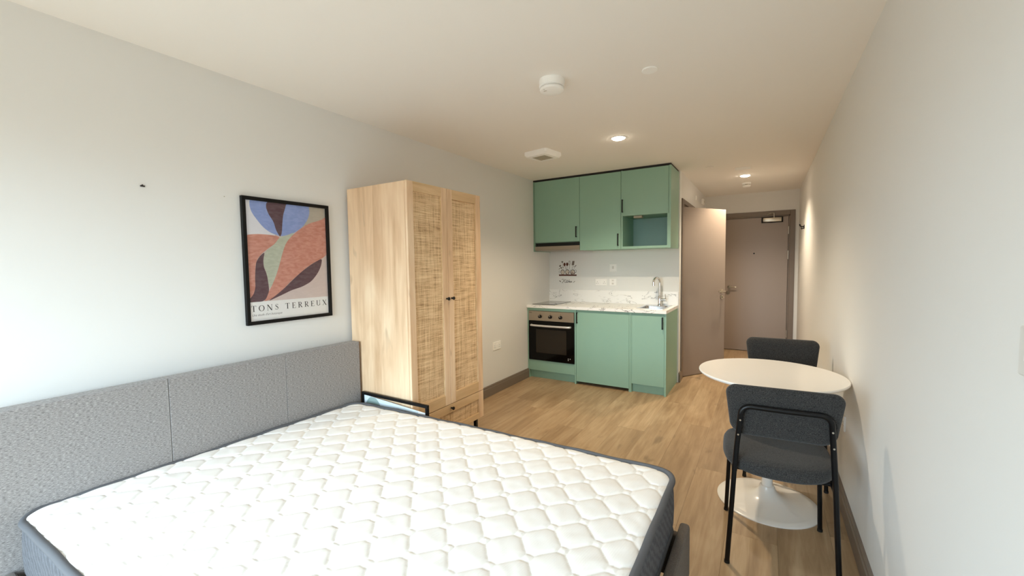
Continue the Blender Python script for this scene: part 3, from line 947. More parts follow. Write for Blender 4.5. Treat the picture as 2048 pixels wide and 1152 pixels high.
rattan_front('door', MY + 0.0018, WY1 - 0.001, 0.408, WZ, 2.318, 2.600, 0.482, 1.862, (2.292, 1.163))
rattan_front('drawer', WY0 + 0.002, WY1 - 0.001, 0.192, 0.403, 1.938, 2.600, 0.235, 0.345, (2.262, 0.378))
obj('drawer_divider', bx(XC + 0.009, 2.259, 0.235, XC + 0.012, 2.265, 0.345), M['woodh'], wr)
for ly in (WY0 + 0.055, WY1 - 0.055):
    for lx in (0.075, 0.555):
        b = BM(); box(b, lx - 0.012, ly - 0.012, 0, lx + 0.012, ly + 0.012, 0.178, 0.001)
        obj('leg', b, M['black'], wr)
b = BM()
for ly in (WY0 + 0.055, WY1 - 0.055): box(b, 0.075, ly - 0.012, 0.178, 0.555, ly + 0.012, 0.190)
for lx in (0.075, 0.555): box(b, lx - 0.012, WY0 + 0.067, 0.178, lx + 0.012, WY1 - 0.067, 0.190)
obj('leg_frame', b, M['black'], wr)

# ------------------------------------------------------------------ framed picture wedged between bed and wardrobe
lp = thing('leaning_picture', 'black framed pale print standing on the floor between mattress and wardrobe', 'picture', (0.46, 1.862, 0))
LX0, LX1, LZ1, LY0, LY1 = 0.15, 0.752, 0.542, 1.850, 1.868
for (a, c, d, f) in ((LX0, 0, LX1, 0.018), (LX0, LZ1 - 0.018, LX1, LZ1), (LX0, 0.018, LX0 + 0.018, LZ1 - 0.018), (LX1 - 0.018, 0.018, LX1, LZ1 - 0.018)):
    obj('frame_bar', bx(a, LY0, c, d, LY1, f, bev=0.0012), M['blackw'], lp)
c_mint = paint('print_mint', (150, 172, 166), 0.08); c_ice = paint('print_pale_blue', (226, 235, 240), 0.03)
def lq(pts, y):
    b = BM(); b.faces.new([b.verts.new((px, y, pz)) for px, pz in pts]); return b
b = BM(); prism(b, [Vector((px, 0, pz)) for px, pz in ((LX0 + 0.018, 0.02), (LX1 - 0.018, 0.02), (LX1 - 0.022, 0.490), (LX0 + 0.018, 0.522))], (0, 1.8590, 0), (0, 1.8600, 0))
obj('print', b, c_ice, lp)
cpt = [Vector((0.255, 0, 0.43)) + Vector((0.075 * math.cos(a), 0, 0.088 * math.sin(a))) for a in [2 * PI * i / 32 for i in range(32)]]
b = BM(); prism(b, [Vector((p.x, 0, min(p.z, 0.514))) for p in cpt], (0, 1.8582, 0), (0, 1.8588, 0))
obj('painted_circle', b, c_mint, lp)
b = BM(); prism(b, [Vector((px, 0, pz)) for px, pz in ((0.665, 0.02), (LX1 - 0.018, 0.02), (LX1 - 0.022, 0.489), (0.668, 0.494))], (0, 1.8582, 0), (0, 1.8588, 0))
obj('print_margin', b, M['paper'], lp)
b = font_mesh('tt', 0.030, 0.3, (0.690, 1.8578, 0.462), (1, 0, 0), (0, 0, 1))
obj('lettering', b, M['ink'], lp)
obj('pane', bx(LX0 + 0.018, 1.8535, 0.018, LX1 - 0.018, 1.8550, LZ1 - 0.018), M['pane'], lp)

# ------------------------------------------------------------------ kitchen
YF = 4.444
def handle(parent, cx_, z0, z1, y, name='handle'):
    b = BM()
    tube(b, [(cx_, y, z0 + 0.006), (cx_, y - 0.022, z0 + 0.006)], 0.005, 8)
    tube(b, [(cx_, y, z1 - 0.006), (cx_, y - 0.022, z1 - 0.006)], 0.005, 8)
    box(b, cx_ - 0.006, y - 0.030, z0, cx_ + 0.006, y - 0.020, z1, 0.002)
    return obj(name, b, M['black'], parent)

# oven housing
ZW = 0.868     # underside of worktop
t = thing('oven_cabinet', 'sage green base cabinet that houses the oven', 'cabinet', (0.32, YF, 0))
obj('side_panel', bx(0.002, YF, 0.0, 0.0215, YK - 0.004, ZW), M['green'], t)
obj('side_panel', bx(0.6225, YF, 0.0, 0.640, YK - 0.004, ZW), M['green'], t)
obj('back_panel', bx(0.0215, YK - 0.016, 0.0, 0.6225, YK - 0.004, ZW), M['green'], t)
obj('top_strip', bx(0.0215, YF + 0.001, 0.833, 0.6225, YF + 0.020, ZW), M['green'], t)
obj('lower_panel', bx(0.0235, YF + 0.001, 0.100, 0.6205, YF + 0.020, 0.226, bev=0.001), M['green'], t)
obj('plinth', bx(0.0215, YF + 0.045, 0.0, 0.6225, YF + 0.060, 0.098), M['green'], t)
# oven
t = thing('built_in_oven', 'built-in electric oven with black glass door and steel control panel', 'oven', (0.32, YF, 0.23))
obj('body', bx(0.030, YF + 0.02, 0.235, 0.614, 4.98, 0.826), M['dark'], t)
obj('control_panel', bx(0.024, YF - 0.012, 0.712, 0.6195, YF + 0.02, 0.830, bev=0.002), M['steel'], t)
dr = obj('oven_door', bx(0.024, YF - 0.014, 0.232, 0.6195, YF + 0.02, 0.706, bev=0.002), M['ovenglass'], t)
obj('window', bx(0.125, YF - 0.0148, 0.325, 0.525, YF - 0.0138, 0.610, bev=0.0003), M['ovenwin'], dr)
b = BM()
pts = [(0.068, YF - 0.014, 0.658), (0.070, YF - 0.040, 0.658)] + [(0.07 + 0.504 * i / 12, YF - 0.042 - 0.014 * math.sin(PI * i / 12), 0.658) for i in range(0, 13)] + [(0.574, YF - 0.040, 0.658), (0.576, YF - 0.014, 0.658)]
tube(b, pts, 0.0125, 12)
obj('handle', b, mat('silver_handle', (226, 224, 220), 0.38, metal=0.6), dr, smooth=50)
for kx in (0.182, 0.318, 0.452):
    b = BM(); cyl(b, (kx, YF - 0.012, 0.765), (0, -1, 0), 0.0225, 0.022, 24, 0.018)
    kk = obj('knob', b, M['black'], t, smooth=40)
    b = BM(); box(b, kx - 0.0015, YF - 0.0352, 0.768, kx + 0.0015, YF - 0.034, 0.782)
    obj('pointer', b, M['plastic'], kk)
    b = BM(); cyl(b, (kx, YF - 0.0122, 0.802), (0, -1, 0), 0.003, 0.0006, 10)
    obj('dial_mark', b, M['ink'], t)
b = BM()
for k in range(5): box(b, 0.034 + k * 0.0075, YF - 0.0126, 0.806, 0.0395 + k * 0.0075, YF - 0.0119, 0.812)
obj('brand_plate', b, M['ink'], t)
b = BM(); cyl(b, (0.548, YF - 0.0145, 0.285), (0, -1, 0), 0.005, 0.0006, 10); cyl(b, (0.572, YF - 0.0145, 0.285), (0, -1, 0), 0.005, 0.0006, 10); cyl(b, (0.548, YF - 0.0145, 0.268), (0, -1, 0), 0.005, 0.0006, 10)
obj('symbol', b, M['plasticg'], dr)

# middle unit
t = thing('base_cabinet', 'wide sage green base cabinet with full-height door between oven and sink unit', 'cabinet', (0.945, YF, 0))
obj('side_panel', bx(1.250, YF, 0.0, 1.262, YK, ZW), M['green'], t)
obj('body', bx(0.660, YF + 0.03, 0.05, 1.240, 5.02, 0.845), M['dark'], t)
obj('top_rail', bx(0.6415, YF + 0.010, 0.838, 1.250, YF + 0.028, ZW), M['greend'], t)
d = obj('door', bx(0.6425, YF, 0.034, 1.2485, YF + 0.019, 0.840, bev=0.001), M['green'], t)
handle(d, 0.6575, 0.712, 0.838, YF)
# sink unit
t = thing('sink_cabinet', 'narrow sage green base cabinet under the sink with an exposed end panel', 'cabinet', (1.45, YF, 0))
obj('side_panel', bx(1.264, YF, 0.0, 1.2785, YK, ZW), M['green'], t)
obj('end_panel', bx(1.6165, YF, 0.0, 1.634, YK, ZW), M['green'], t)
obj('top_rail', bx(1.2785, YF + 0.010, 0.838, 1.6165, YF + 0.028, ZW), M['greend'], t)
obj('plinth', bx(1.2785, YF + 0.045, 0.0, 1.6165, YF + 0.060, 0.092), M['green'], t)
d = obj('door', bx(1.2800, YF, 0.096, 1.6150, YF + 0.019, 0.840, bev=0.001), M['green'], t)
handle(d, 1.599, 0.705, 0.832, YF)

# worktop and upstand
SX0, SX1, SY0, SY1 = 1.318, 1.572, 4.575, 4.905
b = BM()
box(b, 0.001, 4.424, ZW, SX0, YK - 0.001, 0.900); box(b, SX1, 4.424, ZW, 1.638, YK - 0.001, 0.900)
box(b, SX0, 4.424, ZW, SX1, SY0, 0.900); box(b, SX0, SY1, ZW, SX1, YK - 0.001, 0.900)
tag(obj('worktop', b, M['marble'], base=(0.8, 4.75, ZW)), 'white marble-effect worktop over the sage green base cabinets', 'worktop')
tag(obj('marble_upstand', bx(0.001, YK - 0.016, 0.900, 1.645, YK, 1.055, bev=0.001), M['marble'], base=(0.8, YK, 0.9)), 'white marble upstand strip with grey veins along the kitchen wall', 'upstand')
# hob
t = thing('ceramic_hob', 'black glass two-zone hob at the left end of the worktop', 'hob', (0.19, 4.75, 0.900))
obj('glass', bx(0.035, 4.510, 0.900, 0.340, 4.998, 0.906, bev=0.0015), M['hob'], t)
for cy_, rr in ((4.65, 0.085), (4.86, 0.068)):
    b = BM(); lathe(b, [(rr - 0.002, 0), (rr, 0), (rr, 0.0004), (rr - 0.002, 0.0004)], (0.190, cy_, 0.906), 40, False, False)
    obj('cooking_zone', b, M['grille'], t)
# sink
t = thing('kitchen_sink', 'square stainless steel sink set into the right end of the worktop', 'sink', (1.445, 4.74, 0.900))
def rrect(bm, x0, x1, y0, y1, z, r_, n=4):
    out = []
    for cx2, cy2, a0 in ((x1 - r_, y1 - r_, 0), (x0 + r_, y1 - r_, 90), (x0 + r_, y0 + r_, 180), (x1 - r_, y0 + r_, 270)):
        for p in arc((cx2, cy2, z), r_, a0, a0 + 90, n, (1, 0, 0), (0, 1, 0)): out.append(bm.verts.new(p))
    return out
b = BM()
rings = [rrect(b, 1.296, 1.592, 4.545, 5.020, 0.9002, 0.02), rrect(b, 1.296, 1.592, 4.545, 5.020, 0.9035, 0.02), rrect(b, SX0 + 0.004, SX1 - 0.004, SY0 + 0.004, SY1 - 0.004, 0.9030, 0.03), rrect(b, SX0 + 0.006, SX1 - 0.006, SY0 + 0.006, SY1 - 0.006, 0.895, 0.035),
         rrect(b, SX0 + 0.014, SX1 - 0.014, SY0 + 0.014, SY1 - 0.014, 0.770, 0.04), rrect(b, SX0 + 0.04, SX1 - 0.04, SY0 + 0.04, SY1 - 0.04, 0.752, 0.03)]
ring_faces(b, rings, capa=False, capb=True)
obj('bowl', b, mat('sink_steel', (205, 208, 212), 0.22, metal=1.0), t, smooth=50)
b = BM(); lathe(b, [(0.032, 0.0), (0.032, 0.002), (0.020, 0.002)], (1.445, 4.74, 0.7525), 24)
obj('drain', b, M['chrome'], t)
# tap
t = thing('kitchen_tap', 'chrome swan-neck kitchen tap with a side lever behind the sink', 'tap', (1.456, 4.972, 0.9035))
tx, tyy = 1.456, 4.972
b = BM(); lathe(b, [(0.024, 0.0), (0.024, 0.006), (0.020, 0.010), (0.020, 0.10), (0.017, 0.108), (0.0135, 0.110)], (tx, tyy, 0.9035), 24)
obj('body', b, M['chrome'], t, smooth=40)
b = BM()
dirv = Vector((-0.42, -0.90, 0)).normalized()
c0 = Vector((tx, tyy, 1.165)) + dirv * 0.055
pts = [Vector((tx, tyy, 1.01)), Vector((tx, tyy, 1.165))] + arc(c0, 0.055, 180, 10, 12, dirv, (0, 0, 1))
pts = [p for p in pts]
pts.append(pts[-1] + Vector((0, 0, -0.012)))
tube(b, pts, 0.0135, 14)
obj('spout', b, M['chrome'], t, smooth=50)
b = BM(); cyl(b, pts[-1] + Vector((0, 0, 0.004)), (0.0, 0.0, -1), 0.0145, 0.035, 16, 0.0155)
obj('spray_head', b, M['chrome'], t, smooth=50)
b = BM(); cyl(b, (tx + 0.015, tyy, 0.965), (1, 0, 0.05), 0.017, 0.052, 18)
obj('lever_hub', b, M['chrome'], t, smooth=50)
b = BM(); tube(b, [(tx + 0.062, tyy, 0.972), (tx + 0.066, tyy - 0.006, 1.00), (tx + 0.066, tyy - 0.03, 1.035)], [0.006, 0.005, 0.004], 10)
obj('lever', b, M['chrome'], t, smooth=50)

# wall units
YW, ZB, ZT = 4.623, 1.553, 2.412
t = thing('wall_cupboard', 'left sage green wall cupboard above the slim extractor hood', 'cupboard', (0.31, YK, ZB), 'sage wall cupboards')
obj('end_panel', bx(0.001, YW, ZB - 0.001, 0.019, YK, ZT), M['greend'], t)
obj('body', bx(0.019, YW + 0.021, 1.655, 0.617, YK, ZT), M['greend'], t)
d = obj('door', bx(0.022, YW, 1.663, 0.6160, YW + 0.019, 2.408, bev=0.001), M['green'], t)
handle(d, 0.580, 1.705, 1.835, YW)
t = thing('wall_cupboard', 'middle sage green wall cupboard with the longest door', 'cupboard', (0.86, YK, ZB), 'sage wall cupboards')
obj('body', bx(0.6185, YW + 0.021, ZB, 1.1085, YK, ZT), M['greend'], t)
d = obj('door', bx(0.6195, YW, ZB - 0.002, 1.1070, YW + 0.019, 2.408, bev=0.001), M['green'], t)
handle(d, 1.079, 1.588, 1.724, YW)
t = thing('wall_cupboard', 'right sage green wall cupboard with an open niche below its short door', 'cupboard', (1.37, YK, ZB), 'sage wall cupboards')
obj('side_panel', bx(1.110, YW + 0.002, ZB, 1.128, YK, ZT), M['green'], t)
obj('end_panel', bx(1.6165, YW, ZB - 0.002, 1.6375, YK, ZT), M['green'], t)
obj('body', bx(1.128, YW + 0.021, 1.915, 1.6165, YK, ZT), M['greend'], t)
obj('bottom_shelf', bx(1.128, YW + 0.002, ZB, 1.6165, YK - 0.010, 1.578), M['green'], t)
obj('niche_back', bx(1.128, YK - 0.010, ZB, 1.6165, YK - 0.002, 1.915), M['niche'], t)
obj('side_panel', bx(1.6015, YW + 0.002, 1.578, 1.6165, YK - 0.010, 1.915), M['green'], t)
d = obj('door', bx(1.1110, YW, 1.915, 1.6135, YW + 0.019, 2.408, bev=0.001), M['green'], t)
handle(d, 1.1285, 1.952, 2.095, YW)
b = BM(); box(b, 1.235, YW + 0.05, 1.890, 1.325, YW + 0.11, 1.9148, 0.003)
tag(obj('junction_box', b, M['grille'], base=(1.28, YW + 0.08, 1.915)), 'small grey junction box fixed to the roof of the cupboard niche', 'junction box')
b = BM(); box(b, 0.0, YW + 0.004, ZT, 1.634, YK, H)  # black strip stands in for the shade in the ceiling gap
tag(obj('top_strip', b, M['dark'], base=(0.8, YW, ZT)), 'black strip standing in for the shadow gap between the wall cupboards and the ceiling', 'shade_strip')
# hood
t = thing('extractor_hood', 'slim steel extractor hood under the left wall cupboard', 'hood', (0.32, YK, ZB))
obj('body', bx(0.0195, YW + 0.03, 1.570, 0.6175, YK, 1.6545), M['dark'], t)
b = BM()
prism(b, [Vector((0, YW - 0.002, 1.612)), Vector((0, YW - 0.004, 1.570)), Vector((0, YW + 0.02, 1.558)), Vector((0, YK - 0.05, 1.556)), Vector((0, YK - 0.05, 1.570)), Vector((0, YW + 0.02, 1.612))], (0.0205, 0, 0), (0.617, 0, 0))
obj('visor', b, M['steel'], t)

# sticker on the kitchen wall
st = thing('wall_sticker', 'brown kitchen utensils sticker with the word Kitchen on the kitchen wall', 'sticker', (0.265, YK, 1.13))
sb = mat('sticker_brown', (92, 48, 38), 0.7); sg = mat('sticker_grey', (128, 116, 106), 0.7); sw = mat('sticker_cream', (216, 206, 192), 0.7); sdk = mat('sticker_dark', (44, 38, 34), 0.7)
def flat(polys, y):
    b = BM()
    for P in polys:
        vs = [b.verts.new((px, y, pz)) for px, pz in P]
        es = [b.edges.new((vs[i], vs[(i + 1) % len(vs)])) for i in range(len(vs))]
        bmesh.ops.triangle_fill(b, edges=es, use_beauty=True)
    return b
def ell(cx2, cz2, rx, rz, n=20, rot=0):
    return [(cx2 + rx * math.cos(a) * math.cos(rot) - rz * math.sin(a) * math.sin(rot), cz2 + rx * math.cos(a) * math.sin(rot) + rz * math.sin(a) * math.cos(rot)) for a in [2 * PI * i / n for i in range(n)]]
# sticker frame: crop pixels (310..880, 190..690) -> x 0.140..0.392, z 1.437..1.236
def sp(px, py): return (0.140 + (px - 325) / 550 * 0.250, 1.432 - (py - 195) / 490 * 0.196)
def sl(pts, w): return stroke([sp(*p) for p in pts], [w] * len(pts))
def se(px, py, rx, ry, rot=0): c = sp(px, py); return ell(c[0], c[1], rx / 550 * 0.25, ry / 490 * 0.196, rot=rot)
obj('shelf', flat([[sp(325, 640), sp(880, 640), sp(880, 688), sp(325, 688)]], YK - 0.0006), sb, st)
obj('utensils', flat([se(505, 310, 34, 58), se(588, 305, 36, 56)] + sl([(515, 350), (545, 470)], .004) + sl([(585, 350), (578, 470)], .004), YK - 0.0006), sb, st)
obj('whisk', flat(sl([(663, 345), (655, 470)], .004) + sum([sl([(663, 345), (663 - k, 270), (663 - k * .6, 205), (663, 195), (663 + k * .6, 205), (663 + k, 270), (663, 345)], .0028) for k in (14, 38)], []), YK - 0.0006), sg, st)
obj('spatula', flat([[sp(752, 200), sp(820, 200), sp(800, 340), sp(728, 335)]] + sl([(760, 340), (740, 470)], .004), YK - 0.0006), sg, st)
obj('leaves', flat([se(435, 225, 30, 26), se(365, 355, 34, 26, .6), se(400, 420, 30, 22, -.4), se(345, 450, 34, 10, .5), se(850, 360, 32, 14, .8), se(800, 385, 20, 10, .5), se(455, 400, 22, 12)] + sl([(440, 245), (470, 460)], .003) + sl([(370, 370), (430, 470)], .003) + sl([(850, 370), (790, 460)], .003), YK - 0.0006), sg, st)
def jar(px, py, rx, ry, m_):
    obj('jar', flat([se(px, py, rx, ry)], YK - 0.0008), sdk, st)
    obj('jar_face', flat([se(px, py + 4, rx * .82, ry * .84)], YK - 0.0011), m_, st)
jar(445, 562, 66, 84, sw); jar(590, 560, 66, 88, sw); jar(760, 565, 72, 86, sw)
obj('jar_handle', flat(sl([(820, 500), (860, 490), (874, 530), (860, 580), (820, 590)], .0035) + sl([(690, 480), (670, 540), (690, 620)], .0035) + sl([(340, 510), (325, 560), (345, 600)], .003), YK - 0.0006), sdk, st)
obj('berries', flat([se(560, 610, 14, 12), se(635, 590, 16, 14), se(740, 570, 14, 20), se(800, 600, 22, 14), se(740, 615, 30, 14)], YK - 0.0014), sb, st)
# handwritten word
KT = []
def ks(pts, w=.0042):
    # word box: px 415..740 -> x; py 800..920 -> z
    KT.extend(stroke([sp(*p) for p in pts], [w * (0.6 + 0.7 * abs(math.sin(i * 1.3 + 1))) for i in range(len(pts))]))
ks([(500, 800), (480, 830), (455, 880), (440, 915), (420, 918), (415, 905)]); ks([(430, 820), (425, 805), (450, 795), (470, 800)])
ks([(545, 800), (515, 835), (478, 858), (500, 885), (520, 910), (540, 905)])
ks([(548, 855), (540, 885), (545, 905), (560, 895)]); ks([(552, 838), (556, 832)])
ks([(590, 815), (575, 860), (565, 900), (580, 905), (595, 890)]); ks([(565, 845), (605, 838)], .003)
ks([(618, 862), (602, 862), (592, 885), (600, 905), (620, 895)])
ks([(652, 805), (635, 860), (622, 905)]); ks([(628, 885), (645, 862), (655, 868), (648, 895), (658, 905)])
ks([(665, 888), (685, 875), (682, 860), (668, 868), (665, 895), (680, 907), (698, 893)])
ks([(708, 862), (700, 905)]); ks([(703, 885), (722, 862), (732, 870), (724, 898), (740, 900)])
ks([(335, 845), (365, 865), (385, 890)], .006); ks([(350, 862), (372, 884)], .005)
ks([(828, 860), (805, 880), (775, 908)], .005)
obj('lettering', flat(KT, YK - 0.0006), sdk, st)

# ------------------------------------------------------------------ bed
bed = thing('bed_frame', 'low double bed frame upholstered in grey heather fabric with a plain headboard', 'bed', (1.1, 1.06, 0))
HX0, HX1, HZ = 0.045, 0.130, 0.884
def pad(bm, x0, x1, y0, y1, z0, z1, r_=0.012):
    box(bm, x0, y0, z0, x1, y1, z1, r_, 3)
hb = None
ys = [0.238, 0.793, 1.348, 1.862]
for k in range(3):
    b = BM(); pad(b, HX0, HX1, ys[k] + (0.0006 if k else 0), ys[k + 1] - (0.0006 if k < 2 else 0), 0.02, HZ, 0.0035)
    o = obj('headboard_panel', b, M['headfab'], bed)
    if k < 2:
        b = BM(); tube(b, [(HX1 - 0.0005, ys[k + 1] - 0.003, 0.3), (HX1 - 0.0005, ys[k + 1] - 0.003, HZ - 0.004), (HX1 - 0.006, ys[k + 1] - 0.003, HZ), (HX0 + 0.006, ys[k + 1] - 0.003, HZ)], 0.0011, 6)
        obj('stitching', b, mat('stitch_thread', (160, 156, 152), 0.9) if k == 0 else bpy.data.materials['stitch_thread'], o)
b = BM(); pad(b, HX1, 2.202, 0.262, 0.300, 0.055, 0.285, 0.014)
obj('side_rail', b, M['railfab'], bed, smooth=22)
b = BM(); pad(b, HX1, 2.202, 1.797, 1.837, 0.055, 0.245, 0.012)
obj('side_rail', b, M['railfab'], bed, smooth=22)
b = BM(); pad(b, 2.2025, 2.244, 0.262, 1.852, 0.055, 0.282, 0.014)
obj('foot_rail', b, M['railfab'], bed, smooth=22)
for lx in (0.30, 2.18):
    for ly in (0.31, 1.80):
        b = BM(); cyl(b, (lx, ly, 0), (0, 0, 1), 0.022, 0.056, 16, 0.026); obj('leg', b, M['black'], bed, smooth=40)
for k in range(12):
    o = obj('slat', bx(0.20 + k * 0.165, 0.300, 0.228, 0.27 + k * 0.165, 1.797, 0.245), M['woodh'], bed)

# mattress
mt_ = thing('mattress', 'white quilted mattress with grey border and piping on the bed frame', 'mattress', (1.1, 1.06, 0.247))
A_, B_, C_, D_ = Vector((0.134, 0.316)), Vector((0.158, 1.800)), Vector((2.176, 1.868)), Vector((2.188, 0.385))
LM, WM = 2.0, 1.48
def mmap(u, v):
    a, c = u / LM, v / WM
    return (A_ * (1 - a) + D_ * a) * (1 - c) + (B_ * (1 - a) + C_ * a) * c
RC = 0.085
def edge_pt(u, v):
    # pull points of the rectangle's corners in to an arc; returns (u, v)
    cu = min(max(u, RC), LM - RC); cw = min(max(v, RC), WM - RC)
    du, dv = u - cu, v - cw
    if du and dv:
        # square -> disc so that the grid keeps its order
        m_ = max(abs(du), abs(dv)); L = math.hypot(du, dv)
        return cu + du / L * m_, cw + dv / L * m_
    return u, v
def edge_dist(u, v):
    cu = min(max(u, RC), LM - RC); cw = min(max(v, RC), WM - RC)
    if (u != cu) and (v != cw): return RC - math.hypot(u - cu, v - cw)
    return min(u, LM - u, v, WM - v)
QX, QY = 0.0815, 0.0885
QS = 2 * QX * QY / math.hypot(QX, QY)
Q0 = (1.803, 1.337)
NXg, NYg = 400, 296
U = np.linspace(0, LM, NXg + 1); V = np.linspace(0, WM, NYg + 1)
pts = np.zeros((NXg + 1, NYg + 1, 3))
for i, uu in enumerate(U):
    for j, vv in enumerate(V):
        u2, v2 = edge_pt(uu, vv)
        ed = max(edge_dist(u2, v2), 0)
        w_ = mmap(u2, v2)
        pts[i, j] = (w_.x, w_.y, ed)
X, Y, ED = pts[..., 0], pts[..., 1], pts[..., 2]
# gentle irregularity of the hand-guided quilting
Xw = X + 0.004 * np.sin(Y * 9 + 1.3 * np.sin(X * 5)); Yw = Y + 0.004 * np.sin(X * 7.3 + 2 * np.sin(Y * 4))
dx, dy = Xw - Q0[0], Yw - Q0[1]
s = (dx / QX - dy / QY) / 2; t_ = (dx / QX + dy / QY) / 2
ds = np.abs(s - np.round(s)) * QS; dt = np.abs(t_ - np.round(t_)) * QS
rs, rt_ = np.round(s), np.round(t_)
lx = dx - (rs + rt_) * QX; ly = dy - (rt_ - rs) * QY
cheb = np.maximum(np.abs(lx), np.abs(ly) * QX / QY)
cq = 0.0155
dsq = np.abs(cheb - cq)
d = np.where(cheb < cq, cq - cheb, np.minimum(np.minimum(ds, dt), dsq))
puff = np.minimum(d / 0.055, 1.0)
Z = 0.4920 - 0.0052 * np.exp(-d / 0.0032) + 0.0034 * np.sin(puff * PI / 2)
Z += 0.0016 * np.sin(X * 31 + 4 * np.sin(Y * 13)) * np.sin(Y * 27 + 3 * np.sin(X * 17)) * puff
Z += 0.004 * np.sin(X * 3.1 + 1) * np.sin(Y * 2.7)
k_ = np.clip(1 - ED / 0.045, 0, 1)
Z = Z * 1.0 - 0.013 * k_ ** 2
verts = np.stack([X, Y, Z], -1).reshape(-1, 3)
idx = np.arange((NXg + 1) * (NYg + 1)).reshape(NXg + 1, NYg + 1)
faces = np.stack([idx[:-1, :-1], idx[1:, :-1], idx[1:, 1:], idx[:-1, 1:]], -1).reshape(-1, 4)
me = bpy.data.meshes.new('quilted_top')
me.from_pydata((verts - np.array([1.1, 1.06, 0.247])).tolist(), [], faces.tolist())
me.materials.append(M['tick']); me.polygons.foreach_set('use_smooth', [True] * len(me.polygons))
o = bpy.data.objects.new('quilted_top', me); COL.objects.link(o); o.parent = mt_
# outline loop
def outline(off, nseg=10, step=0.03):
    P = []
    r_ = RC
    def run(a, c, n):
        for k in range(n): P.append((a[0] + (c[0] - a[0]) * k / n, a[1] + (c[1] - a[1]) * k / n))
    def cor(cu, cv, a0):
        for k in range(nseg): a = R(a0 + 90 * k / nseg); P.append((cu + (r_ + off) * math.cos(a), cv + (r_ + off) * math.sin(a)))
    n1, n2 = int((LM - 2 * r_) / step), int((WM - 2 * r_) / step)
    cor(r_, r_, 180); run((r_, -off), (LM - r_, -off), n1)
    cor(LM - r_, r_, 270); run((LM + off, r_), (LM + off, WM - r_), n2)
    cor(LM - r_, WM - r_, 0); run((LM - r_, WM + off), (r_, WM + off), n1)
    cor(r_, WM - r_, 90); run((-off, WM - r_), (-off, r_), n2)
    return [mmap(*p) for p in P]
def loop3(off, z, wob=0.0):
    q = outline(off)
    return [Vector((p.x, p.y, z + wob * math.sin(i * 0.55) * math.sin(i * 0.21))) for i, p in enumerate(q)]
b = BM()
rings = []
for off, z in ((-0.006, 0.472), (0.006, 0.464), (0.010, 0.430), (0.012, 0.365), (0.010, 0.30), (0.003, 0.265), (-0.006, 0.256), (-0.03, 0.2475)):
    rings.append([b.verts.new(p) for p in loop3(off, z, 0.002)])
ring_faces(b, rings, capa=False, capb=True)
obj('border', b, M['knit'], mt_, smooth=60)
b = BM(); tube(b, loop3(0.004, 0.4790, 0.003), 0.0130, 10, closed=True)
obj('piping', b, M['piping'], mt_, smooth=60)
b = BM(); tube(b, loop3(0.002, 0.2600, 0.002), 0.0095, 10, closed=True)
obj('piping', b, M['piping'], mt_, smooth=60)

# ------------------------------------------------------------------ table
tb = thing('round_table', 'round white pedestal table with a trumpet base against the right wall', 'table', (2.527, 2.765, 0))
TR = 0.370
b = BM(); lathe(b, [(0.0, 0.726), (TR - 0.030, 0.726), (TR - 0.006, 0.734), (TR, 0.741), (TR, 0.746), (TR - 0.003, 0.750), (0.0, 0.750)] if False else [(0.02, 0.726), (TR - 0.030, 0.726), (TR - 0.006, 0.734), (TR, 0.741), (TR, 0.746), (TR - 0.003, 0.750), (TR - 0.02, 0.750)], (2.525, 2.805, 0), 96)
obj('tabletop', b, M['tablewhite'], tb, smooth=30)
b = BM(); lathe(b, [(0.258, 0.0), (0.258, 0.005), (0.254, 0.008), (0.22, 0.012), (0.17, 0.018), (0.12, 0.028), (0.085, 0.041), (0.060, 0.058), (0.044, 0.078), (0.036, 0.100), (0.030, 0.101)], (2.527, 2.765, 0), 80)
obj('base', b, M['tablewhite'], tb, smooth=50)
b = BM(); lathe(b, [(0.0275, 0.100), (0.0275, 0.640), (0.032, 0.68), (0.050, 0.715), (0.080, 0.7255)], (2.527, 2.765, 0), 32)
obj('column', b, M['tablewhite'], tb, smooth=50)

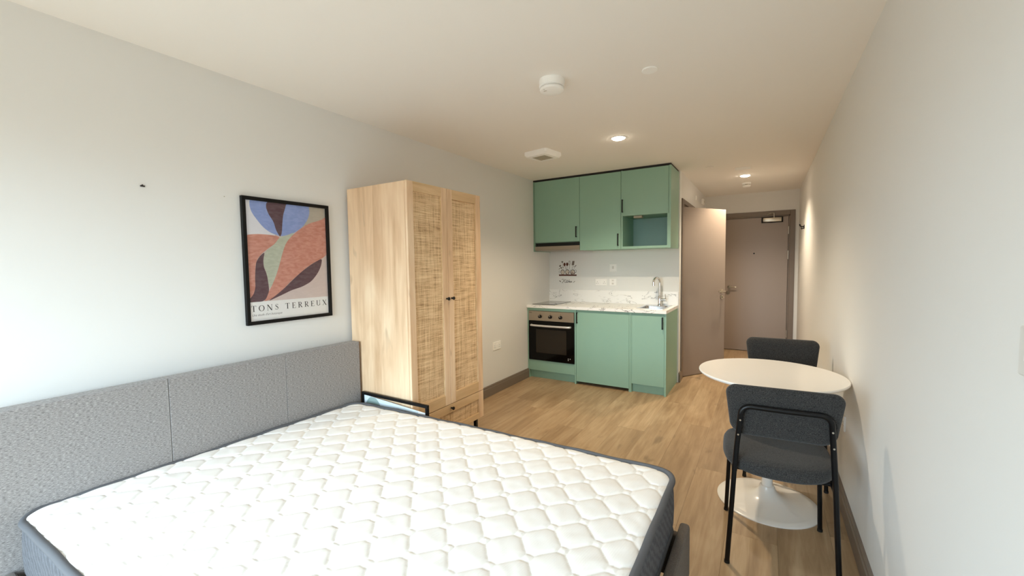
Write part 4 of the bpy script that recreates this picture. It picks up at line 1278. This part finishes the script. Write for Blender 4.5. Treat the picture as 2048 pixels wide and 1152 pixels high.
# ------------------------------------------------------------------ chairs
def pillow(bm, outline_fn, prof, n_):
    """prof: list of (scale, offset) rings along the thickness; outline_fn(scale, off) -> points"""
    rings = [[bm.verts.new(p) for p in outline_fn(s_, o_)] for s_, o_ in prof]
    ring_faces(bm, rings)
def make_chair(label):
    t = thing('dining_chair', label, 'chair', (0, 0, 0), 'charcoal dining chairs at the round table')
    rt2 = 0.0105
    for s_ in (-1, 1):
        b = BM(); tube(b, [(s_ * .215, .228, 0.004), (s_ * .200, .205, .440)], rt2, 14); o = obj('leg', b, M['black'], t, smooth=50)
        b = BM(); cyl(b, (s_ * .215, .228, 0), (0, 0, 1), 0.012, 0.012, 14); obj('foot_cap', b, M['dark'], o)
        b = BM(); tube(b, [(s_ * .210, -.232, 0.004), (s_ * .1935, -.232, .30), (s_ * .186, -.232, .445)], rt2, 14); o = obj('leg', b, M['black'], t, smooth=50)
        b = BM(); cyl(b, (s_ * .210, -.232, 0), (0, 0, 1), 0.012, 0.012, 14); obj('foot_cap', b, M['dark'], o)
    b = BM()
    L = [(-.186, -.232, .445), (-.178, -.234, .56), (-.166, -.246, .705)]
    cl = Vector((-.126, -.249, .715)); cr = Vector((.126, -.249, .715))
    pl = arc(cl, 0.039, 180, 90, 7, (1, 0, 0), (0, -0.05, 1)); pr = arc(cr, 0.039, 90, 0, 7, (1, 0, 0), (0, -0.05, 1))
    tube(b, L + pl + [(0, -.256, .754)] + pr + [(.166, -.246, .705), (.178, -.234, .56), (.186, -.232, .445)], 0.0112, 14)
    o = obj('back_frame', b, M['black'], t, smooth=50)
    for s_ in (-1, 1):
        for zz, xx in ((.690, .1665), (.620, .1735)):
            b = BM(); cyl(b, (s_ * xx, -.2575 + (.69 - zz) * .12, zz), (0, -1, 0), 0.0038, 0.0022, 10); obj('screw', b, M['satin'], o)
    b = BM()
    for s_ in (-1, 1): tube(b, [(s_ * .186, -.232, .425), (s_ * .200, .205, .425)], 0.009, 10)
    tube(b, [(-.200, .205, .425), (.200, .205, .425)], 0.009, 10); tube(b, [(-.186, -.232, .425), (.186, -.232, .425)], 0.009, 10) if False else None
    tube(b, [(-.188, -.15, .425), (.188, -.15, .425)], 0.009, 10)
    obj('seat_frame', b, M['black'], t, smooth=50)
    # seat
    def seat_o(sc_, z):
        P = []
        for i in range(64):
            a = 2 * PI * i / 64
            ca, sa = math.cos(a), math.sin(a)
            n_ = 3.6 if sa > 0 else 2.7
            rr = (abs(ca) ** n_ + abs(sa) ** n_) ** (-1 / n_)
            P.append((-0.010 + ca * rr * (0.224 - sc_), -0.018 + sa * rr * (0.240 - sc_), z - 0.010 * (ca * rr) ** 2 * 0 + (0.006 * abs(ca * rr) ** 3)))
        return P
    b = BM(); pillow(b, seat_o, [(0.05, .434), (0.022, .436), (0.006, .445), (0.0, .460), (0.001, .478), (0.009, .492), (0.024, .500), (0.06, .504), (0.12, .503)], 64)
    obj('seat', b, M['chairfab'], t, smooth=60)
    # backrest: rounded trapezoid, slightly bowed
    def back_o(ins, yo):
        P = []
        wt, wb, z0, z1 = 0.219 - ins, 0.203 - ins, 0.606 + ins, 0.844 - ins
        r1, r2 = 0.042, 0.062
        for (cx2, cz2, r_, a0) in ((wt - r1, z1 - r1, r1, 0), (-(wt - r1), z1 - r1, r1, 90), (-(wb - r2), z0 + r2, r2, 180), (wb - r2, z0 + r2, r2, 270)):
            for p in arc((cx2, 0, cz2), max(r_ - ins * 0.3, 0.01), a0, a0 + 90, 8, (1, 0, 0), (0, 0, 1)):
                lean = -(p.z - 0.74) * 0.16
                P.append((p.x - 0.006, -0.218 + yo + lean - 0.10 * p.x * p.x * -1.0 * 1.6, p.z))
        return P
    b = BM(); pillow(b, back_o, [(0.03, -0.0205), (0.012, -0.019), (0.003, -0.012), (0.0, 0.0), (0.003, 0.012), (0.012, 0.021), (0.03, 0.025), (0.06, 0.0265)], 36)
    obj('backrest', b, M['chairfab'], t, smooth=60)
    return t
c1 = make_chair('charcoal upholstered dining chair in front, seen from behind with its whole black frame')
def copy_tree(o, parent=None):
    c = o.copy(); COL.objects.link(c); c.parent = parent
    for ch in o.children: copy_tree(ch, c)
    return c
c2 = copy_tree(c1)
c2['label'] = 'charcoal upholstered dining chair behind the table, mostly hidden by the white tabletop'
c1.location = (2.562, 2.345, 0); c1.rotation_euler = (0, 0, R(4.0))
c2.location = (2.607, 3.265, 0); c2.rotation_euler = (0, 0, R(182.5))
